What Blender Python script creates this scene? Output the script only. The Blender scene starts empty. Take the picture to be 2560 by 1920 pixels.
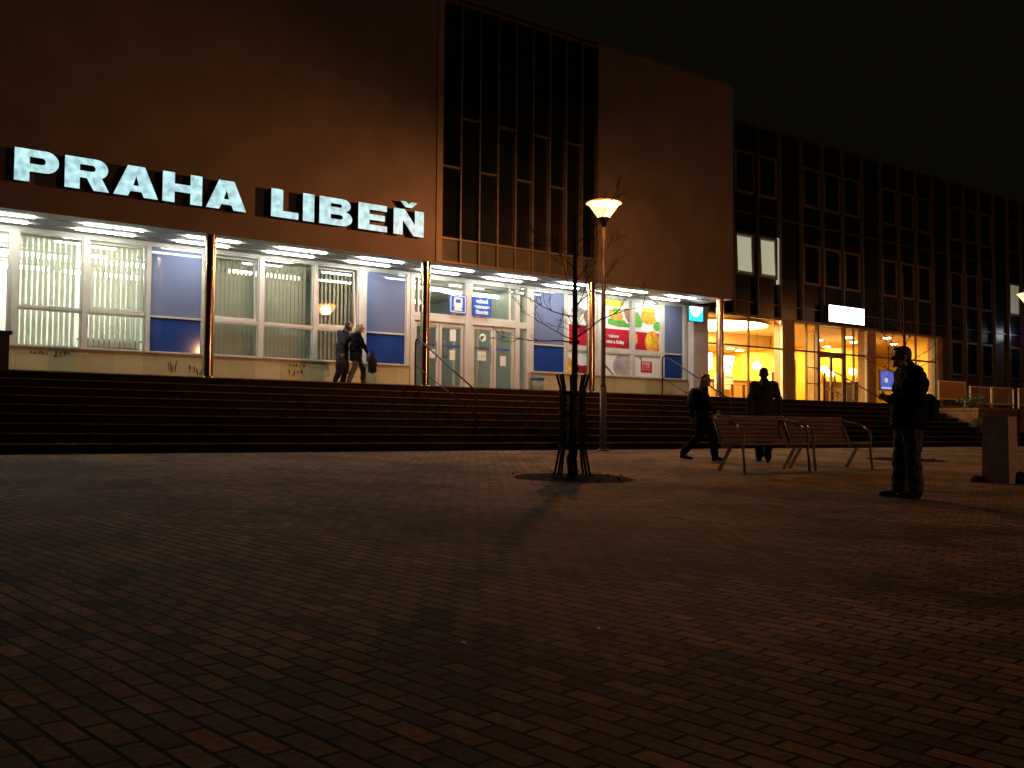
import bpy, math, random
from math import sin, cos, pi, radians as R, sqrt
from mathutils import Vector as V, Matrix
random.seed(7)
S = bpy.context.scene
C = S.collection
SLOPE = .028                       # the square rises gently towards the station

# ------------------------------------------------------------------ helpers
class MB:
    def __init__(s): s.v = []; s.f = []; s.m = []
    def add(s, vs, fs, m=0):
        o = len(s.v); s.v += [tuple(p) for p in vs]
        for f in fs: s.f.append(tuple(i + o for i in f)); s.m.append(m)
    def box(s, x0, x1, y0, y1, z0, z1, m=0):
        s.add([(x0,y0,z0),(x1,y0,z0),(x1,y1,z0),(x0,y1,z0),(x0,y0,z1),(x1,y0,z1),(x1,y1,z1),(x0,y1,z1)],
              [(0,3,2,1),(4,5,6,7),(0,1,5,4),(1,2,6,5),(2,3,7,6),(3,0,4,7)], m); return s
    def obox(s, c, ax, ay, az, m=0):           # oriented box: centre and three half axes
        c, ax, ay, az = V(c), V(ax), V(ay), V(az); vs = []
        for k in (-1,1):
            for (i,j) in ((-1,-1),(1,-1),(1,1),(-1,1)): vs.append(c + ax*i + ay*j + az*k)
        s.add(vs, [(0,3,2,1),(4,5,6,7),(0,1,5,4),(1,2,6,5),(2,3,7,6),(3,0,4,7)], m); return s
    def quad(s, a, b, c, d, m=0): s.add([a,b,c,d], [(0,1,2,3)], m); return s
    def rect(s, x0, x1, z0, z1, y0, y1, t, m=0, tb=None):  # upright frame of four bars, butted
        tb = tb or t
        s.box(x0, x0+t, y0, y1, z0, z1, m).box(x1-t, x1, y0, y1, z0, z1, m)
        s.box(x0+t, x1-t, y0, y1, z0, z0+tb, m).box(x0+t, x1-t, y0, y1, z1-tb, z1, m); return s
    def tube(s, pts, rad, n=8, m=0, cap=True):
        pts = [V(p) for p in pts]
        if not hasattr(rad, '__len__'): rad = [rad]*len(pts)
        rings = []; up = None
        for i, p in enumerate(pts):
            d = (pts[min(i+1, len(pts)-1)] - pts[max(i-1, 0)]).normalized()
            if up is None:
                up = V((0,0,1)) if abs(d.z) < .9 else V((1,0,0))
            a = d.cross(up)
            if a.length < 1e-5: a = d.orthogonal()
            a.normalize(); b = a.cross(d).normalized(); up = b
            rings.append([p + (a*cos(2*pi*k/n) + b*sin(2*pi*k/n))*rad[i] for k in range(n)])
        vs = [q for r in rings for q in r]; fs = []
        for i in range(len(pts)-1):
            for k in range(n):
                fs.append((i*n+k, i*n+(k+1)%n, (i+1)*n+(k+1)%n, (i+1)*n+k))
        if cap:
            fs.append(tuple(range(n))[::-1]); fs.append(tuple((len(pts)-1)*n+k for k in range(n)))
        s.add(vs, fs, m); return s
    def lathe(s, prof, c=(0,0,0), n=24, m=0, cap=True):
        vs = []; fs = []
        for (r, z) in prof:
            for k in range(n): vs.append((c[0]+r*cos(2*pi*k/n), c[1]+r*sin(2*pi*k/n), c[2]+z))
        for i in range(len(prof)-1):
            for k in range(n): fs.append((i*n+k, i*n+(k+1)%n, (i+1)*n+(k+1)%n, (i+1)*n+k))
        if cap:
            fs.append(tuple(range(n))[::-1]); fs.append(tuple((len(prof)-1)*n+k for k in range(n)))
        s.add(vs, fs, m); return s
    def ell(s, c, r, rot=None, n=14, k=9, m=0):
        vs = []; fs = []; c = V(c)
        M = rot if rot is not None else Matrix.Identity(3)
        for i in range(k+1):
            t = pi*i/k
            for j in range(n):
                p = 2*pi*j/n
                vs.append(c + M @ V((r[0]*sin(t)*cos(p), r[1]*sin(t)*sin(p), r[2]*cos(t))))
        for i in range(k):
            for j in range(n):
                fs.append((i*n+j, (i+1)*n+j, (i+1)*n+(j+1)%n, i*n+(j+1)%n))
        s.add(vs, fs, m); return s
    def limb(s, a, b, ra, rb, n=12):            # tapered capsule
        a, b = V(a), V(b); d = b-a; L = max(d.length, 1e-4)
        e = d/L; pts = []; rr = []
        for t in (90, 60, 30): pts.append(a - e*ra*sin(R(t))); rr.append(max(ra*cos(R(t)), .0008))
        pts += [a, b]; rr += [ra, rb]
        for t in (30, 60, 90): pts.append(b + e*rb*sin(R(t))); rr.append(max(rb*cos(R(t)), .0008))
        s.tube(pts, rr, n); return s
    def mesh(s, name, mats, smooth=False):
        me = bpy.data.meshes.new(name); me.from_pydata(s.v, [], s.f); me.update()
        for m in (mats if isinstance(mats, (list, tuple)) else [mats]): me.materials.append(m)
        me.polygons.foreach_set('material_index', s.m)
        if smooth: me.polygons.foreach_set('use_smooth', [True]*len(s.f))
        return me

def obj(name, mb, mats, parent=None, smooth=False):
    me = mb.mesh(name, mats, smooth) if isinstance(mb, MB) else mb
    o = bpy.data.objects.new(name, me); C.objects.link(o)
    if parent is not None:
        o.parent = parent
    return o
def tag(o, label, cat, group=None):
    o['label'] = label; o['category'] = cat
    if group: o['group'] = group
    return o
def empty(name, label, cat, loc=(0,0,0), rz=0, group=None):
    o = bpy.data.objects.new(name, None); C.objects.link(o)
    o.location = loc; o.rotation_euler = (0,0,rz); o.empty_display_size = .1
    return tag(o, label, cat, group)
def struct(name, mb, mats, smooth=False):
    o = obj(name, mb, mats, None, smooth); o['kind'] = 'structure'; return o
def copy_tree(o, parent=None):
    c = o.copy(); C.objects.link(c)
    if parent is not None: c.parent = parent
    for ch in [q for q in o.children]: copy_tree(ch, c)
    return c
CREASE = bpy.data.textures.new('creases', 'CLOUDS'); CREASE.noise_scale = .11; CREASE.noise_depth = 2
def fused(mb, voxel, smooth_it=4, crease=0):              # one continuous skin from overlapping pieces
    me = mb.mesh('tmp', [])
    o = bpy.data.objects.new('tmp', me); C.objects.link(o)
    r = o.modifiers.new('r', 'REMESH'); r.mode = 'VOXEL'; r.voxel_size = voxel; r.use_smooth_shade = True
    sm = o.modifiers.new('s', 'SMOOTH'); sm.iterations = smooth_it; sm.factor = .5
    if crease:
        dm = o.modifiers.new('d', 'DISPLACE'); dm.texture = CREASE; dm.texture_coords = 'GLOBAL'; dm.strength = crease; dm.mid_level = .5
    dg = bpy.context.evaluated_depsgraph_get()
    out = bpy.data.meshes.new_from_object(o.evaluated_get(dg))
    bpy.data.objects.remove(o); bpy.data.meshes.remove(me)
    return out
def text_mesh(body, size, bold=.0, align='LEFT', spacing=1.0, depth=.003):
    cu = bpy.data.curves.new('txt', 'FONT'); cu.body = body; cu.size = size
    cu.offset = bold; cu.extrude = depth; cu.align_x = align; cu.space_character = spacing
    o = bpy.data.objects.new('txt', cu); C.objects.link(o)
    dg = bpy.context.evaluated_depsgraph_get(); dg.update()
    me = bpy.data.meshes.new_from_object(o.evaluated_get(dg))
    bpy.data.objects.remove(o); return me
def upright(me, x, y, z):                       # text drawn in XY stood up to face -Y
    me.transform(Matrix.Translation((x, y, z)) @ Matrix.Rotation(pi/2, 4, 'X')); return me
def shape_mesh(outlines, depth, y0):            # filled outline with holes in XZ, front at y0
    cu = bpy.data.curves.new('shape', 'CURVE'); cu.dimensions = '2D'; cu.fill_mode = 'BOTH'; cu.extrude = depth/2
    for pts in outlines:
        sp = cu.splines.new('POLY'); sp.points.add(len(pts)-1)
        for i, p in enumerate(pts): sp.points[i].co = (p[0], p[1], 0, 1)
        sp.use_cyclic_u = True
    o = bpy.data.objects.new('shape', cu); C.objects.link(o)
    dg = bpy.context.evaluated_depsgraph_get(); dg.update()
    me = bpy.data.meshes.new_from_object(o.evaluated_get(dg))
    bpy.data.objects.remove(o)
    me.transform(Matrix.Translation((0, y0 + depth/2, 0)) @ Matrix.Rotation(pi/2, 4, 'X'))
    return me

# ------------------------------------------------------------------ materials
def newmat(name):
    m = bpy.data.materials.new(name); m.use_nodes = True
    return m, m.node_tree.nodes, m.node_tree.links, m.node_tree.nodes['Principled BSDF']
def mat(name, col, rough=.6, metal=0, var=.25, scale=4, bump=0, spec=.5, coat=0, detail=6, stretch=None):
    """surface with a noise-driven variation of its base colour and gloss"""
    m, N, K, b = newmat(name)
    tc = N.new('ShaderNodeTexCoord'); nz = N.new('ShaderNodeTexNoise')
    nz.inputs['Scale'].default_value = scale; nz.inputs['Detail'].default_value = detail
    if stretch:
        mp = N.new('ShaderNodeMapping'); mp.inputs['Scale'].default_value = stretch
        K.new(tc.outputs['Object'], mp.inputs[0]); K.new(mp.outputs[0], nz.inputs['Vector'])
    else: K.new(tc.outputs['Object'], nz.inputs['Vector'])
    rp = N.new('ShaderNodeValToRGB'); e = rp.color_ramp.elements
    e[0].position = .3; e[1].position = .7
    e[0].color = [c*(1-var) for c in col] + [1]; e[1].color = [min(1, c*(1+var)) for c in col] + [1]
    K.new(nz.outputs['Fac'], rp.inputs[0]); K.new(rp.outputs[0], b.inputs['Base Color'])
    b.inputs['Roughness'].default_value = rough; b.inputs['Metallic'].default_value = metal
    b.inputs['Specular IOR Level'].default_value = spec; b.inputs['Coat Weight'].default_value = coat
    b.inputs['Coat Roughness'].default_value = .03
    if bump:
        bp = N.new('ShaderNodeBump'); bp.inputs['Strength'].default_value = bump; bp.inputs['Distance'].default_value = .02
        K.new(nz.outputs['Fac'], bp.inputs['Height']); K.new(bp.outputs[0], b.inputs['Normal'])
    return m
def emit(name, col, strength, mottled=0, scale=8, base=.8):
    m, N, K, b = newmat(name); b.inputs['Base Color'].default_value = (base,base,base,1)
    b.inputs['Emission Color'].default_value = list(col) + [1]; b.inputs['Emission Strength'].default_value = strength
    b.inputs['Roughness'].default_value = .4
    if mottled:
        tc = N.new('ShaderNodeTexCoord'); nz = N.new('ShaderNodeTexNoise'); nz.inputs['Scale'].default_value = scale
        mr = N.new('ShaderNodeMapRange'); mr.inputs['From Min'].default_value = .3; mr.inputs['From Max'].default_value = .7
        mr.inputs['To Min'].default_value = strength*(1-mottled); mr.inputs['To Max'].default_value = strength*(1+mottled)
        K.new(tc.outputs['Object'], nz.inputs['Vector']); K.new(nz.outputs['Fac'], mr.inputs['Value'])
        K.new(mr.outputs[0], b.inputs['Emission Strength'])
    return m
def glass(name, tint=(.9,.95,.92), ior=1.5, rough=.0, boost=1.0):
    m, N, K, b = newmat(name); N.remove(b); out = N['Material Output']
    tr = N.new('ShaderNodeBsdfTransparent'); tr.inputs[0].default_value = list(tint)+[1]
    gl = N.new('ShaderNodeBsdfGlossy'); gl.inputs['Roughness'].default_value = rough
    fr = N.new('ShaderNodeFresnel'); fr.inputs['IOR'].default_value = ior
    mu = N.new('ShaderNodeMath'); mu.operation = 'MULTIPLY'; mu.inputs[1].default_value = boost; mu.use_clamp = True
    mx = N.new('ShaderNodeMixShader')
    ge = N.new('ShaderNodeNewGeometry'); io = N.new('ShaderNodeMapRange')      # same Fresnel on both faces of the sheet
    io.inputs['To Min'].default_value = ior; io.inputs['To Max'].default_value = 1/ior
    K.new(ge.outputs['Backfacing'], io.inputs['Value']); K.new(io.outputs[0], fr.inputs['IOR'])
    K.new(fr.outputs[0], mu.inputs[0]); K.new(mu.outputs[0], mx.inputs[0])
    K.new(tr.outputs[0], mx.inputs[1]); K.new(gl.outputs[0], mx.inputs[2]); K.new(mx.outputs[0], out.inputs[0])
    return m

M = {}
M['plaster'] = mat('plaster', (.20,.162,.152), .85, var=.16, scale=.9, bump=.2, detail=10)
M['plaster_trim'] = mat('plaster_trim', (.26,.20,.17), .7, var=.1)
M['dark_glass'] = mat('dark_glass', (.008,.010,.010), .06, var=.4, scale=.6, spec=.35)
M['spandrel_dark'] = mat('spandrel_dark', (.07,.07,.065), .3, var=.2)
M['mullion'] = mat('mullion', (.20,.17,.15), .4, metal=.4, var=.15)
M['soffit'] = mat('soffit', (.30,.305,.295), .5, var=.08, stretch=(.4,6,1))
M['soffit_gap'] = mat('soffit_gap', (.02,.02,.02), .7)
M['frame'] = mat('frame', (.56,.52,.45), .4, var=.08, scale=3)
M['sill'] = mat('sill', (.34,.25,.19), .5)
M['frame_dark'] = mat('frame_dark', (.13,.065,.028), .45, var=.2)
M['blue_light'] = mat('blue_light', (.155,.185,.30), .05, var=.06, scale=1.5, coat=.4)
M['blue_deep'] = mat('blue_deep', (.02,.055,.24), .06, var=.12, scale=2, coat=.2)
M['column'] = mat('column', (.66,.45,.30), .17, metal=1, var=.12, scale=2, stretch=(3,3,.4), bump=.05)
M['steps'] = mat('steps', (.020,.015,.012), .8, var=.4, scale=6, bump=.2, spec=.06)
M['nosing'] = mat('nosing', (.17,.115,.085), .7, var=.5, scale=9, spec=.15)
M['terrace'] = mat('terrace', (.16,.13,.11), .6, var=.2)
M['dark_wall'] = mat('dark_wall', (.06,.04,.032), .8, var=.3)
M['planter'] = mat('planter', (.30,.17,.12), .8, var=.3)
M['white_wall'] = mat('white_wall', (.75,.77,.70), .7, var=.06)
M['grey_wall'] = mat('grey_wall', (.46,.50,.44), .7, var=.1)
M['grey_floor'] = mat('grey_floor', (.25,.25,.23), .3, var=.15)
M['dark_metal'] = mat('dark_metal', (.045,.045,.05), .4, metal=.6, var=.2)
M['rail'] = mat('rail', (.016,.014,.014), .5, var=.2, spec=.15)
M['pole'] = mat('pole', (.12,.10,.09), .5, metal=.2, var=.2)
M['fence_metal'] = mat('fence_metal', (.6,.54,.48), .5, metal=.2, var=.2)
M['bark'] = mat('bark', (.045,.032,.022), .9, var=.4, scale=30, bump=.4)
M['guard'] = mat('guard', (.014,.011,.010), .7, var=.3)
M['wood'] = mat('wood', (.24,.155,.105), .5, var=.35, scale=5, stretch=(.6,8,8))
M['bench_metal'] = mat('bench_metal', (.26,.20,.16), .4, metal=.3, var=.2)
M['soil'] = mat('soil', (.020,.015,.010), .95, var=.5, scale=20, bump=.6, spec=.03)
M['green_panel'] = mat('green_panel', (.013,.018,.017), .3, var=.3, scale=.7, spec=.15)
M['wing_frame'] = mat('wing_frame', (.125,.095,.075), .5, var=.2)
M['wing_mullion'] = mat('wing_mullion', (.10,.10,.095), .5, metal=.2, var=.2)
M['pier'] = mat('pier', (.30,.16,.095), .6, var=.12, scale=3)
M['pale_pier'] = mat('pale_pier', (.55,.50,.48), .6, var=.08)
M['concrete'] = mat('concrete', (.36,.27,.22), .85, var=.2, scale=14, bump=.3)
M['bin_grey'] = mat('bin_grey', (.16,.16,.14), .6)
M['bin_blue'] = mat('bin_blue', (.03,.09,.16), .5)
M['skin'] = mat('skin', (.45,.27,.2), .55, var=.1, scale=12)
M['hair_dark'] = mat('hair_dark', (.015,.011,.009), .6, var=.4, scale=40, stretch=(6,6,1))
M['hair_blond'] = mat('hair_blond', (.30,.22,.11), .5, var=.35, scale=30, stretch=(6,6,.7))
M['black_cloth'] = mat('black_cloth', (.009,.009,.011), .9, var=.35, scale=9, bump=.3, spec=.12)
M['navy_cloth'] = mat('navy_cloth', (.018,.024,.035), .85, var=.3, scale=9, bump=.3, spec=.12)
M['grey_cloth'] = mat('grey_cloth', (.04,.046,.05), .9, var=.25, scale=9, bump=.3, spec=.12)
M['brown_cloth'] = mat('brown_cloth', (.055,.045,.037), .9, var=.3, scale=9, bump=.3, spec=.12)
M['jeans'] = mat('jeans', (.07,.075,.09), .9, var=.4, scale=12, bump=.3, spec=.12)
M['khaki'] = mat('khaki', (.12,.09,.06), .9, var=.3, scale=10, spec=.12)
M['shoe'] = mat('shoe', (.014,.012,.012), .5, var=.3, spec=.12)
M['bag'] = mat('bag', (.015,.015,.018), .7, var=.3, bump=.3, spec=.12)
M['leaf'] = mat('leaf', (.05,.09,.025), .6, var=.5, scale=9)
M['blind'] = mat('blind', (.70,.68,.55), .8, var=.08, scale=3)
def thin(m, share):
    N, K = m.node_tree.nodes, m.node_tree.links; b = N['Principled BSDF']; tl = N.new('ShaderNodeBsdfTranslucent'); mx = N.new('ShaderNodeMixShader')
    tl.inputs[0].default_value = (.7,.7,.58,1); mx.inputs[0].default_value = share
    K.new(b.outputs[0], mx.inputs[1]); K.new(tl.outputs[0], mx.inputs[2]); K.new(mx.outputs[0], N['Material Output'].inputs[0])
thin(M['blind'], .4)
M['tube'] = emit('tube', (.96,1,.93), 42)
M['tube_hall'] = emit('tube_hall', (1,1,.88), 14)
M['tube_in'] = emit('tube_in', (1,1,.91), 60)
M['letter'] = emit('letter', (.50,.83,.88), .95, .36, 6)
M['letter'].node_tree.nodes['Principled BSDF'].inputs['Base Color'].default_value = (.15,.2,.22,1)
M['letter_side'] = mat('letter_side', (.012,.012,.014), .5)
M['glass'] = glass('glass', (.93,.94,.91), 1.5, boost=1.6)
M['glass_warm'] = glass('glass_warm', (.95,.95,.92), 1.45)
M['lamp_bowl'] = emit('lamp_bowl', (1,.29,.045), 17, base=.02)
def see_through(m, share):               # milky glass: lets part of the light behind it through
    N, K = m.node_tree.nodes, m.node_tree.links; tr = N.new('ShaderNodeBsdfTransparent'); mx = N.new('ShaderNodeMixShader'); mx.inputs[0].default_value = share
    K.new(N['Principled BSDF'].outputs[0], mx.inputs[1]); K.new(tr.outputs[0], mx.inputs[2]); K.new(mx.outputs[0], N['Material Output'].inputs[0])
see_through(M['lamp_bowl'], .5)
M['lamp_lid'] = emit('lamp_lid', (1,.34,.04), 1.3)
M['white'] = mat('white', (.78,.77,.73), .5, var=.05)
M['sign_blue'] = mat('sign_blue', (.012,.09,.50), .35, var=.06)
M['red'] = mat('red', (.50,.010,.03), .4, var=.12, scale=3)
M['red_dark'] = mat('red_dark', (.30,.012,.015), .4, var=.2)
M['orange_print'] = mat('orange_print', (.85,.33,.03), .4, var=.3, scale=9)
M['green_print'] = mat('green_print', (.12,.42,.05), .4, var=.45, scale=14)
M['yellow_print'] = mat('yellow_print', (.85,.62,.04), .4, var=.2, scale=8)
M['brown_print'] = mat('brown_print', (.32,.15,.07), .4, var=.4, scale=16)
M['grey_print'] = mat('grey_print', (.40,.36,.37), .4, var=.25, scale=3)
M['pink_print'] = mat('pink_print', (.80,.50,.46), .4, var=.05)
M['purple_print'] = mat('purple_print', (.22,.10,.30), .4)
M['ink'] = mat('ink', (.05,.045,.035), .8, var=.3)
M['navy_print'] = mat('navy_print', (.02,.04,.30), .5)
M['cafe_wall'] = mat('cafe_wall', (.90,.60,.08), .6, var=.10, scale=.8)
M['cafe_yellow'] = mat('cafe_yellow', (.88,.66,.10), .6, var=.06)
M['cafe_ceiling'] = mat('cafe_ceiling', (.80,.58,.28), .7, var=.05)
M['cafe_floor'] = mat('cafe_floor', (.30,.15,.06), .3, var=.2)
M['cafe_wood'] = mat('cafe_wood', (.40,.20,.06), .4, var=.25, stretch=(1,1,6))
M['cafe_pale'] = mat('cafe_pale', (.62,.44,.20), .5, var=.1)
M['oval'] = emit('oval', (1,.76,.34), 34)
M['spot'] = emit('spot', (1,.72,.27), 430)
M['globe'] = emit('globe', (1,.74,.32), 30)
M['menu'] = emit('menu', (1,.95,.85), 3.2)
M['menu_red'] = emit('menu_red', (.9,.15,.08), .9)
M['cafe_sign'] = emit('cafe_sign', (.96,.96,1), 6)
M['screen'] = emit('screen', (.05,.11,.70), .9, .6, 4, base=.02)
M['screen_white'] = emit('screen_white', (.6,.8,1), .8, base=.05)
M['cyan'] = emit('cyan', (.02,.75,.95), 1.5, base=.05)
M['white_lit'] = emit('white_lit', (.85,.92,1), 9)
M['violet_lit'] = emit('violet_lit', (.30,.06,.75), 1.2)
M['lit_room'] = emit('lit_room', (.62,.66,.46), .5)
M['lit_room_dim'] = emit('lit_room_dim', (.42,.42,.25), .28)

def ground_material():
    m, N, K, b = newmat('pavers')
    tc = N.new('ShaderNodeTexCoord'); mp = N.new('ShaderNodeMapping')
    mp.inputs['Rotation'].default_value = (0, 0, R(-97)); K.new(tc.outputs['Object'], mp.inputs[0])
    # slow wobble so the courses are not ruler straight
    wn = N.new('ShaderNodeTexNoise'); wn.inputs['Scale'].default_value = .8; wn.inputs['Detail'].default_value = 3
    K.new(tc.outputs['Object'], wn.inputs['Vector'])
    sb = N.new('ShaderNodeVectorMath'); sb.operation = 'SUBTRACT'; sb.inputs[1].default_value = (.5,.5,.5)
    K.new(wn.outputs['Color'], sb.inputs[0])
    sc = N.new('ShaderNodeVectorMath'); sc.operation = 'SCALE'; sc.inputs['Scale'].default_value = .06; K.new(sb.outputs[0], sc.inputs[0])
    ad = N.new('ShaderNodeVectorMath'); ad.operation = 'ADD'; K.new(mp.outputs[0], ad.inputs[0]); K.new(sc.outputs[0], ad.inputs[1])
    br = N.new('ShaderNodeTexBrick'); K.new(ad.outputs[0], br.inputs['Vector'])
    br.inputs['Scale'].default_value = 1; br.inputs['Brick Width'].default_value = .205; br.inputs['Row Height'].default_value = .092
    br.inputs['Mortar Size'].default_value = .0095; br.inputs['Mortar Smooth'].default_value = .3; br.inputs['Bias'].default_value = -.05
    br.offset = .5; br.offset_frequency = 2; br.squash = 1
    br.inputs['Color1'].default_value = (0,0,0,1); br.inputs['Color2'].default_value = (1,1,1,1); br.inputs['Mortar'].default_value = (.5,.5,.5,1)
    rp = N.new('ShaderNodeValToRGB'); rp.color_ramp.interpolation = 'LINEAR'; E = rp.color_ramp.elements
    E[0].position = 0; E[0].color = (.16,.125,.09,1); E[1].position = 1; E[1].color = (.52,.29,.13,1)
    for p, c in ((.3,(.27,.195,.13,1)), (.55,(.30,.22,.142,1)), (.8,(.37,.245,.135,1))):
        q = E.new(p); q.color = c
    K.new(br.outputs['Color'], rp.inputs[0])
    # patches of wear and dirt
    n2 = N.new('ShaderNodeTexNoise'); n2.inputs['Scale'].default_value = .55; n2.inputs['Detail'].default_value = 7; n2.inputs['Roughness'].default_value = .62
    K.new(tc.outputs['Object'], n2.inputs['Vector'])
    r2 = N.new('ShaderNodeValToRGB'); r2.color_ramp.elements[0].position = .34; r2.color_ramp.elements[1].position = .6
    r2.color_ramp.elements[0].color = (.42,.42,.44,1); r2.color_ramp.elements[1].color = (1.3,1.3,1.3,1)
    K.new(n2.outputs['Fac'], r2.inputs[0])
    n3 = N.new('ShaderNodeTexNoise'); n3.inputs['Scale'].default_value = 38; n3.inputs['Detail'].default_value = 5
    K.new(tc.outputs['Object'], n3.inputs['Vector'])
    r3 = N.new('ShaderNodeValToRGB'); r3.color_ramp.elements[0].position = .3; r3.color_ramp.elements[1].position = .65
    r3.color_ramp.elements[0].color = (.6,.6,.6,1); r3.color_ramp.elements[1].color = (1.15,1.15,1.15,1)
    K.new(n3.outputs['Fac'], r3.inputs[0])
    def mul(a, c):
        x = N.new('ShaderNodeMix'); x.data_type = 'RGBA'; x.blend_type = 'MULTIPLY'; x.inputs['Factor'].default_value = 1
        K.new(a, x.inputs['A']); K.new(c, x.inputs['B']); return x.outputs['Result']
    c = mul(mul(rp.outputs[0], r2.outputs[0]), r3.outputs[0])
    mx = N.new('ShaderNodeMix'); mx.data_type = 'RGBA'; K.new(br.outputs['Fac'], mx.inputs['Factor'])
    K.new(c, mx.inputs['A']); mx.inputs['B'].default_value = (.010,.008,.006,1)
    K.new(mx.outputs['Result'], b.inputs['Base Color'])
    b.inputs['Roughness'].default_value = .8; b.inputs['Specular IOR Level'].default_value = .04
    iv = N.new('ShaderNodeMath'); iv.operation = 'MULTIPLY_ADD'; iv.inputs[1].default_value = -1; iv.inputs[2].default_value = 1
    K.new(br.outputs['Fac'], iv.inputs[0])
    hs = N.new('ShaderNodeMath'); hs.operation = 'MULTIPLY_ADD'; hs.inputs[1].default_value = .25
    K.new(n3.outputs['Fac'], hs.inputs[0]); K.new(iv.outputs[0], hs.inputs[2])
    bp = N.new('ShaderNodeBump'); bp.inputs['Strength'].default_value = .7; bp.inputs['Distance'].default_value = .008
    K.new(hs.outputs[0], bp.inputs['Height']); K.new(bp.outputs[0], b.inputs['Normal'])
    return m
M['pavers'] = ground_material()
def plinth_material():
    m, N, K, b = newmat('plinth_stone')
    tc = N.new('ShaderNodeTexCoord'); mp = N.new('ShaderNodeMapping'); mp.inputs['Rotation'].default_value = (R(90),0,0)
    K.new(tc.outputs['Object'], mp.inputs[0])
    br = N.new('ShaderNodeTexBrick'); K.new(mp.outputs[0], br.inputs['Vector'])
    br.inputs['Scale'].default_value = 1; br.inputs['Brick Width'].default_value = .66; br.inputs['Row Height'].default_value = .7
    br.inputs['Mortar Size'].default_value = .003
    br.inputs['Color1'].default_value = (.46,.36,.17,1); br.inputs['Color2'].default_value = (.62,.51,.26,1); br.inputs['Mortar'].default_value = (.25,.2,.1,1)
    nz = N.new('ShaderNodeTexNoise'); nz.inputs['Scale'].default_value = 3; nz.inputs['Detail'].default_value = 8
    K.new(tc.outputs['Object'], nz.inputs['Vector'])
    mx = N.new('ShaderNodeMix'); mx.data_type = 'RGBA'; mx.blend_type = 'MULTIPLY'; mx.inputs['Factor'].default_value = .6
    K.new(br.outputs['Color'], mx.inputs['A']); K.new(nz.outputs['Color'], mx.inputs['B'])
    sx = N.new('ShaderNodeMix'); sx.data_type = 'RGBA'; sx.inputs['Factor'].default_value = .45
    K.new(mx.outputs['Result'], sx.inputs['A']); K.new(br.outputs['Color'], sx.inputs['B'])
    K.new(sx.outputs['Result'], b.inputs['Base Color']); b.inputs['Roughness'].default_value = .55
    return m
M['plinth'] = plinth_material()

# ------------------------------------------------------------------ levels and planes
ZT = 1.95            # terrace
YS, YE = 17.0, 20.3  # first riser, top edge of the steps
YF, YW = 21.2, 23.2  # upper wall face, ground-floor window plane
ZB, ZP, ZM, ZH = 5.14, 2.58, 3.44, 5.07   # soffit, plinth top, transom, window head
def gz(y): return SLOPE*y

# ------------------------------------------------------------------ setting
g = MB()
g.quad((-70,-42,gz(-42)), (110,-42,gz(-42)), (110,17.3,gz(17.3)), (-70,17.3,gz(17.3)))
g.quad((-70,17.3,gz(17.3)), (110,17.3,gz(17.3)), (110,60,gz(17.3)), (-70,60,gz(17.3)))
struct('pavement', g, M['pavers'])
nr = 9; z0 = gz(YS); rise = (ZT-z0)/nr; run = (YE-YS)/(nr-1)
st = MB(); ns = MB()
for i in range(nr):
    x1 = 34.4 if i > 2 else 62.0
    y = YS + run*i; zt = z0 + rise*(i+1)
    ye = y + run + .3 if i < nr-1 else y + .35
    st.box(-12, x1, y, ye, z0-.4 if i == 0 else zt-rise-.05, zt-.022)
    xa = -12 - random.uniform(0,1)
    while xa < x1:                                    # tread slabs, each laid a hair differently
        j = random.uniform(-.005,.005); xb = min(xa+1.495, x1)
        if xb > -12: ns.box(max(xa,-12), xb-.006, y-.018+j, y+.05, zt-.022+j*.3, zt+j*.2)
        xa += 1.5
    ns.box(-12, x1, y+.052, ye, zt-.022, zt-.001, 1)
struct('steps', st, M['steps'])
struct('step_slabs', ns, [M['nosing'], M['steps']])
tr = MB(); tr.box(-12, 62, YE+.35, 23.14, ZT-.3, ZT)
struct('terrace', tr, M['terrace'])
# soil of the tree pits
def pit(x, y, r):
    p = MB(); n = 40; vs = [(x, y, gz(y)+.03)]; ring = []
    for k in range(n):
        a = 2*pi*k/n; q = r*(1+random.uniform(-.09,.09)); ring.append((x+q*cos(a), y+q*sin(a), gz(y+q*sin(a))+.005))
    mid = [(x+(v[0]-x)*.6, y+(v[1]-y)*.6, gz(y+(v[1]-y)*.6)+.03+random.uniform(-.01,.012)) for v in ring]
    p.add(vs+mid+ring, [(0,1+k,1+(k+1)%n) for k in range(n)] + [(1+k,1+n+k,1+n+(k+1)%n,1+(k+1)%n) for k in range(n)])
    for k in range(60):
        a = random.uniform(0,2*pi); q = r*sqrt(random.random()); c = V((x+q*cos(a), y+q*sin(a), gz(y+q*sin(a))+.035))
        d = V((random.uniform(-1,1), random.uniform(-1,1), random.uniform(-.2,.4))).normalized()*.05; e = d.cross(V((0,0,1))).normalized()*.02
        p.add([c-d, c+e, c+d, c-e], [(0,1,2,3)])
    struct('tree_pit_soil', p, M['soil'])
pit(8.67, 10.16, .82); pit(19.5, 12.0, .8)

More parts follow.
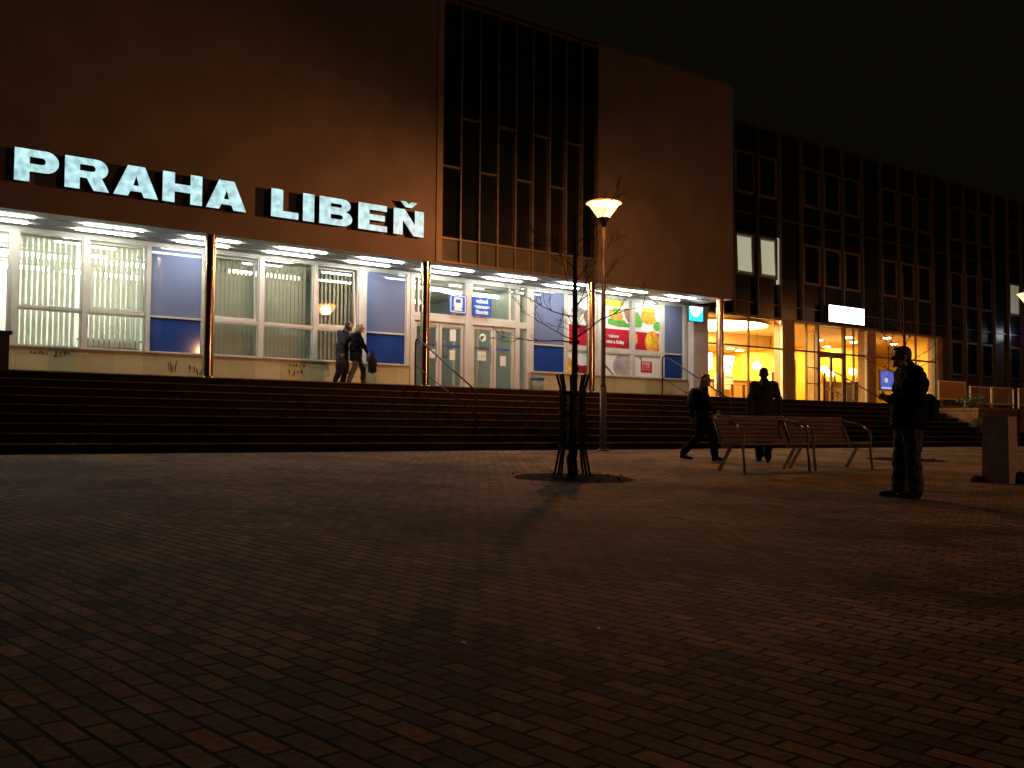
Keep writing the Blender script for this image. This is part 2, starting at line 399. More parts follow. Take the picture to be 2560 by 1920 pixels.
# ------------------------------------------------------------------ station hall
ST = empty('station_building', 'long flat-roofed station hall with blank plaster upper walls above a bright glazed ground floor', 'station', (0, YF, 0))
ST.location = (0,0,0)
w = MB(); w.box(-16, 13.70, YF, YF+.3, ZB-.02, 12.05); obj('wall', w, M['plaster'], ST)
w = MB(); w.box(19.02, 24.82, YF, YF+.3, ZB-.02, 12.05); w.box(24.52, 24.82, YF+.3, 23.3, ZB-.02, 12.05); w.box(24.52,24.82,23.3,36,ZB-.02,12.05)
obj('wall', w, M['plaster'], ST)
w = MB(); w.box(-16, 24.52, YF+.3, 36, 11.8, 12.0); w.box(-16,24.82,36,36.3,1.5,12.05); w.box(-16.3,-16,YF,36.3,1.5,12.05); obj('roof', w, M['dark_wall'], ST)
w = MB(); w.box(-16, 24.86, YF-.04, YF+.34, 12.052, 12.10); obj('roof_edging', w, M['mullion'], ST)
w = MB(); w.box(13.52, 13.70, YF-.035, YF-.001, ZB-.01, 12.04); obj('corner_strip', w, M['plaster_trim'], ST)
# tall glazed stair front
cw = MB(); cw.box(13.70, 19.02, YF+.16, YF+.3, ZB-.02, 12.0)
gt = obj('tall_glazing', cw, M['dark_glass'], ST)
cf = MB(); bw = (19.02-13.70)/9
for k in range(10):
    x = 13.70 + bw*k; cf.box(x-.022 if k else x, x+.022 if k < 9 else x, YF+.01, YF+.15, ZB, 12.0)
def hbar(k, z, t=.022): cf.box(13.70+bw*k+.022, 13.70+bw*(k+1)-.022, YF+.03, YF+.15, z-t, z+t)
for k in range(9):
    hbar(k, 5.78, .026); hbar(k, 5.17, .028); hbar(k, 11.96, .03)
    if k < 8: hbar(k, 7.64 if k % 2 == 0 else 8.97)
obj('glazing_bars', cf, M['mullion'], gt)
sp = MB()
for k in range(9): sp.box(13.70+bw*k+.024, 13.70+bw*(k+1)-.024, YF+.10, YF+.158, 5.205, 5.75)
obj('glazing_apron', sp, M['spandrel_dark'], gt)
# canopy underside with two channels for the tubes
so = MB()
for (a, b) in ((YF+.003, 21.82), (21.98, 22.52), (22.68, 23.30)):
    for k in range(14):
        x0 = -16 + k*2.92; x1 = min(x0+2.91, 24.8)
        if x0 < 24.8: so.box(x0, x1, a if a > YF+.1 else YF+.302, b, ZB, ZB+.03)
so.box(-16, 24.82, YF+.0, YF+.30, ZB-.025, ZB-.021)
obj('soffit', so, M['soffit'], ST)
sg = MB(); sg.box(-16, 24.52, YF+.302, 23.3, ZB+.10, ZB+.16); obj('soffit_backing', sg, M['soffit_gap'], ST)
# plinth
pl = MB(); pl.box(3.70, 13.93, 23.06, 23.30, ZT-.02, ZP); obj('plinth', pl, M['plinth'], ST)
pl = MB(); pl.box(17.98, 24.72, 23.06, 23.30, ZT-.02, ZP); obj('plinth', pl, M['plinth'], ST)
sl = MB(); sl.box(3.70, 13.93, 23.03, 23.14, ZP+.002, ZP+.03); sl.box(18.05, 24.72, 23.03, 23.14, ZP+.002, ZP+.03); obj('window_sill', sl, M['sill'], ST)
# posts between the bays
posts = [(4.18,4.30),(5.60,5.70),(6.97,7.05),(8.28,8.37),(9.67,9.78),(11.12,11.21),(12.40,12.62),(13.84,13.95),
         (18.06,18.19),(19.42,19.50),(20.72,20.90),(22.16,22.32),(23.51,23.66),(24.58,24.72)]
po = MB()
for a, b in posts: po.box(a, b, 23.10, 23.26, ZP+.03, ZH)
po.box(2.2, 13.95, 23.11, 23.26, ZH+.001, ZB-.001); po.box(18.06, 24.72, 23.11, 23.26, ZH+.001, ZB-.001)
obj('facade_frame', po, M['frame'], ST)
def window(x0, x1, z0, z1, tilt=False, t=.035):
    fr = MB(); fr.rect(x0, x1, z0, z1, 23.13, 23.22, t); o = obj('window', fr, M['frame'], ST)
    if tilt:
        a = .075; sf = MB(); sf.rect(x0+t+.005, x1-t-.005, 0, z1-z0-2*t-.01, -.03, .03, .055)
        s = obj('sash', sf, M['frame'], o); s.location = (0, 23.19, z0+t+.005); s.rotation_euler = (-a, 0, 0)
        gp = MB(); gp.box(x0+t+.06, x1-t-.06, -.004, .004, .055, z1-z0-2*t-.065)
        p = obj('pane', gp, M['glass'], o); p.location = s.location; p.rotation_euler = s.rotation_euler
    else:
        gp = MB(); gp.box(x0+t, x1-t, 23.172, 23.180, z0+t, z1-t); obj('pane', gp, M['glass'], o)
    return o
for (a, b, tl) in ((4.30,5.60,0),(5.70,6.97,1),(8.37,9.67,1),(9.78,11.12,0),(11.21,12.40,1)):
    window(a, b, ZM+.02, ZH, tl); window(a, b, ZP+.03, ZM-.02)
    tb = MB(); tb.box(a, b, 23.12, 23.24, ZM-.019, ZM+.019); obj('transom', tb, M['frame'], ST)
window(2.25, 4.18, ZP+.03, ZH, 0, .07)
for (a, b) in ((7.05,8.28),(12.62,13.84),(18.19,19.42),(23.66,24.58)):
    p = MB(); p.box(a+.03, b-.03, 23.15, 23.20, ZM+.022, ZH-.03); obj('upper_panel', p, M['blue_light'], ST)
    p = MB(); p.box(a+.03, b-.03, 23.15, 23.20, ZP+.06, ZM-.022); obj('lower_panel', p, M['blue_deep'], ST)
    f = MB(); f.rect(a, b, ZP+.03, ZH, 23.13, 23.21, .03); f.box(a+.03, b-.03, 23.12, 23.21, ZM-.022, ZM+.022); obj('panel_frame', f, M['frame'], ST)
for (a, b) in ((19.50,20.72),(20.90,22.16),(22.32,23.51)):
    window(a, b, ZM+.02, ZH); window(a, b, ZP+.03, ZM-.10)
    tb = MB(); tb.box(a, b, 23.12, 23.24, ZM-.099, ZM+.019); obj('transom', tb, M['frame'], ST)
# entrance
en = MB()
for (a, b) in ((13.96,14.08),(15.74,15.99),(17.52,17.66),(17.93,18.05)): en.box(a, b, 23.08, 23.28, ZT, ZH)
for (a, b) in ((14.08,15.74),(15.99,17.52)):
    en.box(a, b, 23.09, 23.27, 3.86, 4.08); en.box(a, b, 23.09, 23.27, ZH-.06, ZH)
en.box(13.96, 18.05, 23.09, 23.27, ZH+.002, ZB-.001); en.box(17.66, 17.93, 23.09, 23.27, 3.86, 4.04)
en.box(14.20, 14.25, 23.12, 23.25, 4.08, ZH-.06); en.box(17.30,17.36,23.12,23.25,4.08,ZH-.06)
ef = obj('entrance_frame', en, M['frame'], ST)
gp = MB(); gp.box(14.08, 15.74, 23.17, 23.178, 4.08, ZH-.06).box(15.99, 17.52, 23.17, 23.178, 4.08, ZH-.06).box(17.66, 17.93, 23.17, 23.178, ZT, ZH)
obj('fanlight', gp, M['glass'], ef)
def leaf(x0, x1, notices=()):
    f = MB(); f.rect(x0, x1, ZT+.01, 3.85, 23.14, 23.22, .085, tb=.10); d = obj('door', f, M['frame'], ST)
    p = MB(); p.box(x0+.085, x1-.085, 23.172, 23.180, ZT+.11, 3.75); obj('pane', p, M['glass'], d)
    h = MB(); hx = x1-.13 if x0 in (14.10, 16.01) else x0+.13
    h.tube([(hx,23.10,2.75),(hx,23.06,2.80),(hx,23.06,3.30),(hx,23.10,3.35)], .014, 6); obj('handle', h, M['mullion'], d)
    k = MB(); x = x0+.11
    while x < x1-.13:
        wd = random.uniform(.022,.05)
        k.box(x, x+wd, 23.164, 23.170, 3.17+random.uniform(0,.012), 3.25-random.uniform(0,.015)); x += wd+random.uniform(.012,.022)
    obj('warning_strip', k, M['navy_print'], d)
    for (a, b, c, e, mt) in notices:
        q = MB(); q.box(a, b, 23.160, 23.166, c, e); obj('notice', q, mt, d)
    return d
leaf(14.10, 14.90, [(14.60,14.80,2.85,3.10,M['white'])]); leaf(14.92, 15.72, [(15.28,15.48,3.36,3.68,M['white']),(15.28,15.46,2.83,3.10,M['white']),(15.02,15.2,2.88,2.94,M['navy_print'])])
d3 = leaf(16.01, 16.75, [(16.22,16.52,2.86,3.10,M['white']),(16.22,16.52,3.10,3.14,M['yellow_print']),(16.26,16.50,2.97,2.99,M['red_dark'])]); leaf(16.77, 17.50, [(17.02,17.22,2.74,3.02,M['white']),(17.03,17.21,3.02,3.04,M['red'])])
q = MB(); q.tube([(16.40,23.166,3.52),(16.40,23.158,3.52)], .115, 20); obj('sticker', q, M['white'], d3)
q = MB(); q.tube([(16.36,23.158,3.51),(16.36,23.154,3.51)], .05, 8); q.box(16.37,16.45,23.154,23.158,3.53,3.56); q.box(16.33,16.38,23.152,23.157,3.45,3.49); obj('pictogram', q, M['ink'], d3)
# columns along the canopy edge
for x in (2.24, 7.79, 13.33, 18.88, 24.35):
    c = MB(); c.lathe([(.12,ZT),(.12,ZB-.03)], (x, 21.34, 0), 24, cap=False)
    o = obj('column', c, M['column'], ST, True)
    k = MB(); k.lathe([(.15,ZT),(.15,ZT+.05),(.125,ZT+.06)], (x, 21.34, 0), 24, cap=False); obj('collar', k, M['column'], o, True)
# pier closing the hall and a short return beside the cafe
w = MB(); w.box(24.78, 25.50, 22.86, 23.30, ZT, ZB-.03); obj('end_pier', w, M['pale_pier'], ST)
# interior shells
w = MB(); w.box(1.8, 8.30, 29.0, 29.2, ZT, ZB); w.box(1.6, 1.8, 23.3, 29.2, ZT, ZB); obj('office_wall', w, M['white_wall'], ST)
w = MB(); w.box(8.30, 8.40, 23.3, 29.2, ZT, ZB); w.box(8.4, 13.9, 26.4, 26.6, ZT, ZB); w.box(13.9, 13.98, 23.3, 30, ZT, ZB); obj('partition', w, M['grey_wall'], ST)
w = MB(); w.box(13.98, 19.5, 29.8, 30, ZT, ZB); w.box(18.10, 18.2, 23.3, 29.8, ZT, ZB); w.box(19.5,25.4,24.2,24.35,ZT,ZB); obj('hall_wall', w, M['grey_wall'], ST)
w = MB(); w.box(1.8, 25.5, 23.3, 30, ZT-.2, ZT-.005); obj('hall_floor', w, M['grey_floor'], ST)
w = MB(); w.box(1.8, 24.5, 23.31, 30, ZB+.02, ZB+.10); obj('ceiling', w, M['white_wall'], ST)
# inner lobby screen seen through the doors
w = MB()
for x in (14.0, 14.9, 15.1, 16.0, 17.0, 17.9): w.box(x, x+.09, 25.6, 25.68, ZT, ZB)
w.box(14.09, 17.9, 25.61, 25.67, 4.0, 4.12)
obj('lobby_screen', w, M['frame'], ST)
w = MB(); w.box(14.6, 15.9, 27.9, 28.6, ZT, 3.4); obj('lobby_kiosk', w, M['white_wall'], ST)

# scribbles on the plinth
def scribble(x0, x1, z0, z1, n):
    m = MB(); x = x0
    for k in range(n):
        wd = (x1-x0)/n*.8; pts = []
        for i in range(random.randint(4,7)):
            pts.append((x+random.uniform(0,wd), 23.055, random.uniform(z0,z1)))
        m.tube(pts, .008, 5); x += (x1-x0)/n
    return obj('graffiti', m, M['ink'], ST)
scribble(4.55,4.95,2.42,2.52,5); scribble(5.05,5.4,2.40,2.54,4); scribble(7.45,7.7,2.15,2.45,3); scribble(7.95,8.5,2.12,2.38,6)
scribble(10.45,10.9,2.42,2.52,5); scribble(10.45,10.85,2.20,2.38,4)

# ------------------------------------------------------------------ big letters
SG = empty('station_sign', 'glowing white block letters reading PRAHA LIBEŇ on the dark upper wall', 'sign', (8.4, YF, 5.63))
SG.location = (0,0,0)
def arc(cx, cz, rx, rz, a0, a1, n=8): return [(cx+rx*cos(R(a0+(a1-a0)*i/n)), cz+rz*sin(R(a0+(a1-a0)*i/n))) for i in range(n+1)]
GL = {
 'P': [[(0,0),(0,1)] + arc(.70,.66,.30,.34,90,-90,12) + [(.34,.32),(.34,0)], [(.34,.77)] + arc(.62,.665,.08,.105,90,-90,6) + [(.34,.56)]],
 'R': [[(0,0),(0,1)] + arc(.72,.69,.27,.31,90,-62,12) + [(1.02,0),(.66,0),(.50,.37),(.34,.37),(.34,0)], [(.34,.79)] + arc(.62,.69,.08,.10,90,-90,6) + [(.34,.59)]],
 'A': [[(0,0),(.31,1),(.69,1),(1,0),(.68,0),(.625,.17),(.375,.17),(.32,0)], [(.435,.36),(.565,.36),(.5,.68)]],
 'H': [[(0,0),(0,1),(.3,1),(.3,.63),(.7,.63),(.7,1),(1,1),(1,0),(.7,0),(.7,.37),(.3,.37),(.3,0)]],
 'L': [[(0,0),(0,1),(.43,1),(.43,.24),(1,.24),(1,0)]],
 'I': [[(0,0),(0,1),(1,1),(1,0)]],
 'B': [[(0,0),(0,1)] + arc(.70,.765,.25,.235,90,-65,9) + arc(.70,.275,.30,.275,65,-90,10),
       [(.34,.80)] + arc(.62,.735,.06,.065,90,-90,5) + [(.34,.67)], [(.34,.40)] + arc(.64,.315,.07,.085,90,-90,5) + [(.34,.23)]],
 'E': [[(0,0),(0,1),(.99,1),(.99,.78),(.38,.78),(.38,.615),(.92,.615),(.92,.40),(.38,.40),(.38,.22),(1,.22),(1,0)]],
 'N': [[(0,0),(0,1),(.36,1),(.70,.44),(.70,1),(1,1),(1,0),(.66,0),(.30,.58),(.30,0)]],
 'caron': [[(.22,1.31),(.40,1.31),(.49,1.22),(.58,1.31),(.78,1.31),(.60,1.09),(.38,1.09)]],
}
for ch, x0, x1 in (('P',3.78,4.58),('R',4.69,5.52),('A',5.62,6.52),('H',6.61,7.45),('A',7.54,8.44),('L',9.02,9.68),('I',9.79,10.07),('B',10.20,11.05),('E',11.21,11.99),('N',12.17,13.03),('caron',12.17,13.03)):
    outl = [[(x0+(x1-x0)*p[0], 5.645+.635*p[1]) for p in o] for o in GL[ch]]
    me = shape_mesh(outl, .14, 20.98)
    me.materials.clear(); me.materials.append(M['letter']); me.materials.append(M['letter_side'])
    for p in me.polygons: p.material_index = 0 if (p.normal.y < -.9 and p.center.y < 21.06) else 1
    o = obj('letter', me, None, SG)
# ------------------------------------------------------------------ canopy tubes
tube_where = ['cut off by the left edge', 'above the blinds with dashes of light', 'half behind the leftmost copper column', 'above the tall middle blinds',
  'above the couple and the right blue panel', 'beside the column left of the entrance signs', 'above the text sign of the entrance', 'behind the top of the bare tree trunk', 'above the burger posters', 'at the right end beside the cyan sign']
def make_tubes():
    t = empty('fluorescent_light', '', 'ceiling light', (0,0,0), 0, 'fluorescent pairs under the canopy')
    for (dx, y) in ((0, 21.90), (0, 22.60)):
        m = MB(); m.limb((dx-.58, y, ZB+.02), (dx+.58, y, ZB+.02), .05, .05, 10)
        o = obj('tube', m, M['tube'], t, True)
        k = MB(); k.box(dx-.66, dx+.66, y-.05, y+.05, ZB+.075, ZB+.095); obj('fitting', k, M['soffit_gap'], t)
    return t
t0 = make_tubes()
for k in range(10):
    t = t0 if k == 0 else copy_tree(t0)
    t.location = (3.75 + 2.16*k, 0, 0); t['label'] = 'pair of white fluorescent tubes under the canopy, ' + tube_where[k]
# tubes inside the rooms
first = None
m = MB(); m.limb((-.95,0,0),(.95,0,0),.05,.05,8); hall_tube = m.mesh('tube', M['tube_hall'], True)
for i, (x, y, lb) in enumerate(((4.9,25.6,'indoor tube nearest the left window'),(4.9,27.8,'indoor tube deep behind the left window'),(7.2,25.6,'indoor tube nearest the tilted window'),(7.2,27.8,'indoor tube deep behind the tilted window'),
        (15.0,24.4,'indoor tube above the train pictogram sign'),(10.6,25.0,'unseen tube added to fill the greenish blinds'),(17.0,24.6,'indoor tube above the right entrance doors'),(15.9,27.2,'indoor tube far back in the entrance hall'))):  # tube behind the greenish blinds is an unseen addition that lightens them
    if first is None:
        m = MB(); m.limb((-.95,0,0),(.95,0,0),.05,.05,8)
        t = empty('indoor_tube', lb, 'ceiling light', (x,y,4.95), 0, 'tubes on the ceilings indoors')
        obj('tube', m, M['tube_in'], t, True); k = MB(); k.box(-1,1,-.06,.06,.055,.11); obj('fitting', k, M['white'], t); first = t
    else:
        t = copy_tree(first); t.location = (x,y,4.95)
    t['label'] = lb + ' with bright white light'
    if i > 3:
        for ch in t.children:
            if ch.name.startswith('tube'): ch.data = hall_tube
# vertical blinds
for (a, b, ang, lb, gap) in ((4.32,5.58,20,'open vertical blind with bright gaps in the leftmost full window',.112),(5.72,6.95,6,'nearly closed vertical blind behind the tilted bright window',.112),
        (8.39,9.65,12,'greenish vertical blind right of the leftmost visible column',.105),(9.80,11.10,9,'closed greenish vertical blind in the fixed middle window',.105),(11.23,12.38,26,'dark gapped vertical blind behind the couple',.112)):
    m = MB(); x = a+.04
    while x < b-.03:
        aa = R(ang + random.uniform(-5,5)); dx, dy = .047*cos(aa), .047*sin(aa)
        m.quad((x-dx,23.42-dy,ZP+.08),(x+dx,23.42+dy,ZP+.08),(x+dx,23.42+dy,ZH-.08),(x-dx,23.42-dy,ZH-.08)); x += gap*random.uniform(.94,1.06)
    t = empty('vertical_blind', lb, 'blind', (0,0,0), 0, 'vertical blinds in the ticket hall windows')
    obj('slats', m, M['blind'], t); h = MB(); h.box(a,b,23.39,23.45,ZH-.08,ZH-.02); obj('headrail', h, M['white'], t)
m = MB(); m.box(5.75,7.0,23.62,23.9,2.10,2.86); m.box(5.7,7.05,23.6,23.95,2.862,2.89)
tag(obj('cabinet', m, M['grey_print']), 'low grey cabinet behind the bright tilted window', 'cabinet')

# ------------------------------------------------------------------ signs and posters at the entrance
t = empty('train_sign', 'blue square sign with a white train pictogram over the entrance doors', 'sign', (15.46, 23.05, 4.38))
def rr(x0, x1, z0, z1, r): return arc(x1-r,z1-r,r,r,0,90,4)+arc(x0+r,z1-r,r,r,90,180,4)+arc(x0+r,z0+r,r,r,180,270,4)+arc(x1-r,z0+r,r,r,270,360,4)
def child_shape(name, outl, depth, y0, m, parent):
    me = shape_mesh(outl, depth, y0); me.materials.clear(); me.materials.append(m)
    o = obj(name, me, None, parent)
    o.matrix_parent_inverse = Matrix.Translation(parent.location).inverted(); return o
child_shape('panel', [rr(15.17,15.74,4.12,4.65,.05)], .03, 23.03, M['sign_blue'], t)
child_shape('border', [rr(15.20,15.71,4.15,4.62,.04), rr(15.225,15.685,4.175,4.595,.035)], .004, 23.024, M['white'], t)
child_shape('pictogram', [rr(15.31,15.60,4.27,4.57,.05), [(15.37,4.52),(15.54,4.52),(15.54,4.42),(15.37,4.42)]], .004, 23.024, M['white'], t)
child_shape('pictogram', [[(15.36,4.27),(15.55,4.27),(15.62,4.20),(15.29,4.20)]], .004, 23.0235, M['white'], t)
t = empty('entrance_sign', 'blue sign with three lines of white text right of the train pictogram', 'sign', (16.25, 23.05, 4.38))
child_shape('panel', [rr(15.95,16.58,4.11,4.65,.012)], .03, 23.03, M['sign_blue'], t)
for i, (tx, z, s) in enumerate((('vchod', 4.475, .165), ('entrance', 4.325, .15), ('Eintritt', 4.17, .15))):
    me = upright(text_mesh(tx, s, .006, 'CENTER'), 16.265, 23.026, z); me.materials.clear(); me.materials.append(M['white'])
    o = obj('lettering', me, None, t); o.matrix_parent_inverse = Matrix.Translation(t.location).inverted()
def poster(name, label, x0, x1, z0, z1, base, extra, y=23.155):
    t = empty(name, label, 'poster', (0,0,0), 0, 'posters filling the windows right of the entrance')
    m = MB(); m.box(x0, x1, y, y+.008, z0, z1); obj('sheet', m, base, t)
    for i, (outl, mt) in enumerate(extra):
        outl = [[(min(max(p[0],x0+.004),x1-.004), min(max(p[1],z0+.004),z1-.004)) for p in o] for o in outl]
        me = shape_mesh(outl, .002, y-.003-.0025*i); me.materials.clear(); me.materials.append(mt); obj('print', me, None, t)
    return t
def ellp(cx, cz, rx, rz, n=28, a0=0, a1=360): return arc(cx,cz,rx,rz,a0,a1-(360/n if a1-a0 == 360 else 0),n)
poster('window_poster','red and white poster behind the bare tree trunk',19.54,20.68,ZM+.06,5.02,M['white'],[([[(19.6,3.5),(20.66,3.5),(20.66,4.13),(19.6,4.13)]],M['red']),([ellp(19.95,4.55,.28,.12)],M['grey_print']),([ellp(20.35,4.42,.16,.2)],M['brown_print'])])
poster('window_poster','pale poster with dark red base and yellow corner, low behind the tree',19.54,20.68,ZP+.07,ZM-.14,M['grey_print'],[([ellp(20.1,3.2,.75,.42)],M['white']),([[(19.6,2.62),(20.66,2.62),(20.66,2.95),(20.1,2.88),(19.6,2.98)]],M['red_dark']),([[(19.56,2.66),(19.8,2.66),(19.75,2.84),(19.56,2.9)]],M['yellow_print']),([[(19.56,2.9),(19.78,2.86),(19.66,3.08),(19.56,3.12)]],M['orange_print'])])
t = poster('window_poster','burger poster with white lettering on a red band, crossed by the lamp pole',20.95,22.12,ZM+.06,5.02,M['white'],[
  ([[(20.98,3.5),(22.11,3.5),(22.11,4.10),(20.98,4.10)]],M['red']),
  ([[(21.9,3.5),(22.11,3.5),(22.11,3.75),(21.7,3.5)]],M['red_dark']),
  ([ellp(21.45,4.93,.45,.13)],M['yellow_print']),
  ([[(21.2,4.25),(21.6,4.21),(22.11,4.2),(22.11,4.32),(21.9,4.40),(21.5,4.44),(21.2,4.42)]],M['green_print']),
  ([ellp(21.55,4.58,.34,.19)],M['orange_print']),
  ([ellp(21.52,4.66,.13,.12)],M['green_print']),
  ([ellp(22.02,4.56,.22,.24)],M['brown_print']),
  ([[(21.72,4.78),(21.82,4.80),(21.92,4.50),(22.08,4.33),(22.0,4.31),(21.84,4.42)]],M['white'])])
for tx, z, s in (('entinou', 3.83, .155), ('rmu a Rulsy', 3.645, .155)):
    me = upright(text_mesh(tx, s, .006), 21.17 if tx[0] == 'e' else 21.12, 23.135, z); me.materials.clear(); me.materials.append(M['white']); obj('lettering', me, None, t)
poster('window_poster','burger poster with a glowing orange fruit on its red band',22.36,23.47,ZM+.06,5.02,M['white'],[
  ([[(22.38,3.5),(23.45,3.5),(23.45,4.08),(22.38,4.08)]],M['red']),
  ([ellp(23.13,3.78,.32,.36)],M['orange_print']), ([ellp(23.0,3.82,.12,.2)],M['yellow_print']),
  ([ellp(22.36,3.85,.12,.2)],M['orange_print']),
  ([[(22.38,4.22),(22.62,4.24),(22.7,4.4),(22.5,4.7),(22.38,4.72)]],M['green_print']),
  ([ellp(22.98,4.60,.36,.24)],M['orange_print']), ([ellp(22.95,4.82,.34,.06)],M['yellow_print']),
  ([[(23.2,4.7),(23.28,4.72),(23.46,4.45),(23.46,4.38),(23.3,4.48)]],M['white']),
  ([ellp(23.36,4.32,.18,.14)],M['green_print'])])
poster('window_poster','grey poster showing a large round tube end below the burger lettering',20.95,22.12,ZP+.07,ZM-.14,M['white'],[
  ([ellp(21.88,2.94,.46,.40)],M['grey_print']), ([[(21.0,3.0),(21.05,3.0),(21.45,2.66),(21.5,2.62),(21.4,2.64),(21.05,2.92)]],M['ink'])])
t = poster('window_poster','white poster with a small red boxed logo, low in the window',22.36,23.47,ZP+.07,ZM-.14,M['white'],[
  ([[(22.63,2.78),(23.13,2.78),(23.13,3.14),(22.63,3.14)]],M['red']), ([[(22.69,2.86),(23.06,2.86),(23.06,3.10),(22.69,3.10)]],M['pink_print']),
  ([[(22.55,3.24),(22.6,3.3),(22.68,3.18),(22.66,3.14),(22.6,3.22)]],M['ink'])])
for tx, x in (('ELU', 22.70),):
    me = upright(text_mesh(tx, .21, .006), x, 23.143, 2.905); me.materials.clear(); me.materials.append(M['red']); obj('lettering', me, None, t)
# lit hanging sign at the end of the canopy
t = empty('hanging_sign', 'small lit white and cyan sign hanging under the right canopy end', 'sign', (24.55, 22.55, 4.75))
for nm, outl, y0, m in (('panel', [rr(24.20,24.90,4.50,5.02,.03)], 22.55, M['letter_side']), ('face', [rr(24.22,24.88,4.52,5.0,.02)], 22.54, M['cyan']),
        ('emblem', [[(24.24,4.98),(24.86,4.98),(24.80,4.86),(24.62,4.70),(24.48,4.66),(24.34,4.76)]], 22.53, M['white_lit'])):
    child_shape(nm, outl, .06 if nm == 'panel' else .008, y0, m, t)
m = MB(); m.box(24.3,24.33,22.57,22.60,5.02,ZB); m.box(24.77,24.8,22.57,22.60,5.02,ZB); o = obj('bracket', m, M['dark_metal'], t); o.matrix_parent_inverse = Matrix.Translation(t.location).inverted()
# litter bin on the terrace
t = empty('litter_bin', 'grey round litter bin with blue liner by the entrance plinth', 'bin', (18.16, 22.86, ZT))
m = MB(); m.lathe([(.15,0),(.165,.05),(.19,.40)], (0,0,0), 18); obj('body', m, M['bin_grey'], t, True)
m = MB(); m.lathe([(.196,.40),(.20,.47),(.17,.52),(.10,.53)], (0,0,0), 18); obj('liner', m, M['bin_blue'], t, True)

# ------------------------------------------------------------------ handrails on the steps
def handrail(x, label):
    t = empty('handrail', label, 'handrail', (x, 17.5, 0), 0, 'handrails on the station steps')
    zb = z0 + rise*2; ya, yb = .3, 2.85; za, zbb = zb, ZT
    p = MB(); p.tube([(0,yb,ZT-.02),(0,yb,ZT+1.0),(0,yb-.03,ZT+1.08),(0,yb-.12,ZT+1.10)] , .02, 8); p.tube([(0,yb-.12,ZT+1.10),(0,ya+.1,za+.99),(0,ya,za+.92),(0,ya,za-.02)], .02, 8); obj('top_rail', p, M['rail'], t, True)
    p = MB(); p.tube([(0,yb-.018,ZT+.47),(0,ya+.018,za+.43)], .015, 8); obj('mid_rail', p, M['rail'], t, True)
    return t
handrail(12.45, 'dark pipe handrail descending the steps in front of the entrance doors')
handrail(20.75, 'dark pipe handrail on the steps below the burger posters')
handrail(28.4, 'dark pipe handrail on the steps in front of the orange cafe door')

# ------------------------------------------------------------------ office wing with the cafe
WG = empty('office_wing', 'dark three-storey office wing with curtain wall and glowing cafe below', 'office building')
MX0, MS = 29.78, 1.29
KN = range(-4, 24)
w = MB(); w.box(24.83, 61.0, 23.32, 23.5, 5.02, 12.0); obj('cladding', w, M['green_panel'], WG)
w = MB(); w.box(24.83, 61.0, 23.5, 36, 11.8, 12.0); w.box(24.83,61,36,36.2,1.5,12); w.box(60.8,61,23.5,36,1.5,12); obj('roof', w, M['dark_wall'], WG)
w = MB(); w.box(40.55, 61.0, 23.32, 23.5, ZT, 5.02); obj('base_wall', w, M['dark_wall'], WG)
ml = MB()
for k in KN:
    x = MX0+MS*k
    if x > 24.9: ml.box(x-.035, x+.035, 23.17, 23.318, 5.03 if x < 40 else ZT, 11.95)
obj('mullions', ml, M['wing_mullion'], WG)
hb = MB()
hb.box(24.9, 24.93, 23.29, 23.318, 5.51, 11.95)
for k in KN:
    x = MX0+MS*k
    if x < 24.9: continue
    for z in (5.53, 8.72, 11.93): hb.box(x+.035 if k > -3 else 24.93, x+MS-.035, 23.26, 23.318, z-.02, z+.02)
obj('cladding_joints', hb, M['wing_mullion'], WG)
lh = MB(); lh.box(25.50, 40.55, 23.15, 23.316, 4.96, 5.05); obj('cafe_lintel', lh, M['frame_dark'], WG)
fr0 = MB(); fr0.rect(.10, 1.14, 0, 1.52, -.10, .0, .085); FR = fr0.mesh('window', M['wing_frame'])
pn0 = MB(); pn0.box(.185, 1.055, -.055, -.045, .085, 1.435); PN = pn0.mesh('pane', M['dark_glass'])
PL1 = pn0.mesh('pane', M['lit_room']); PL2 = pn0.mesh('pane', M['lit_room_dim'])
for k in KN:
    if k % 4 == 0 or MX0+MS*k < 24.9: continue
    for r, z in ((0, 9.40), (1, 6.45), (2, 3.43)):
        x = MX0+MS*k
        if r == 2 and x < 40.5: continue
        f = obj('window', FR, None, WG); f.location = (x, 23.318, z)
        lit = r == 1 and k in (-3,-2,-1)
        lit2 = r == 1 and k == 13
        p = obj('pane', PL1 if lit else PL2 if lit2 else PN, None, f)
        if lit:
            s = MB(); s.rect(.19, 1.05, .09, 1.43, -.05, -.02, .05); q = obj('sash', s, M['frame'], f); q.rotation_euler = (.0,0,0); q.location = (0,-.07,0)
            q.rotation_euler = (-.045, 0, 0); f['label'] = 'lit pale green office window'
m = MB(); m.box(29.66, 29.74, 23.24, 23.31, 6.3, 8.0); obj('lit_edge', m, M['lit_room'], WG)  # glowing strip stands in for bright light on the mullion
# piers of the cafe
for (a, b) in ((29.88,30.45),(35.14,35.62),(40.25,40.55)):
    m = MB(); m.box(a, b, 23.10, 23.6, ZT, 4.955); obj('pier', m, M['pier'], WG)
    m = MB(); m.box(a-.09, a-.002, 23.14, 23.24, ZT, 4.955); obj('pier_strip', m, M['frame'], WG)
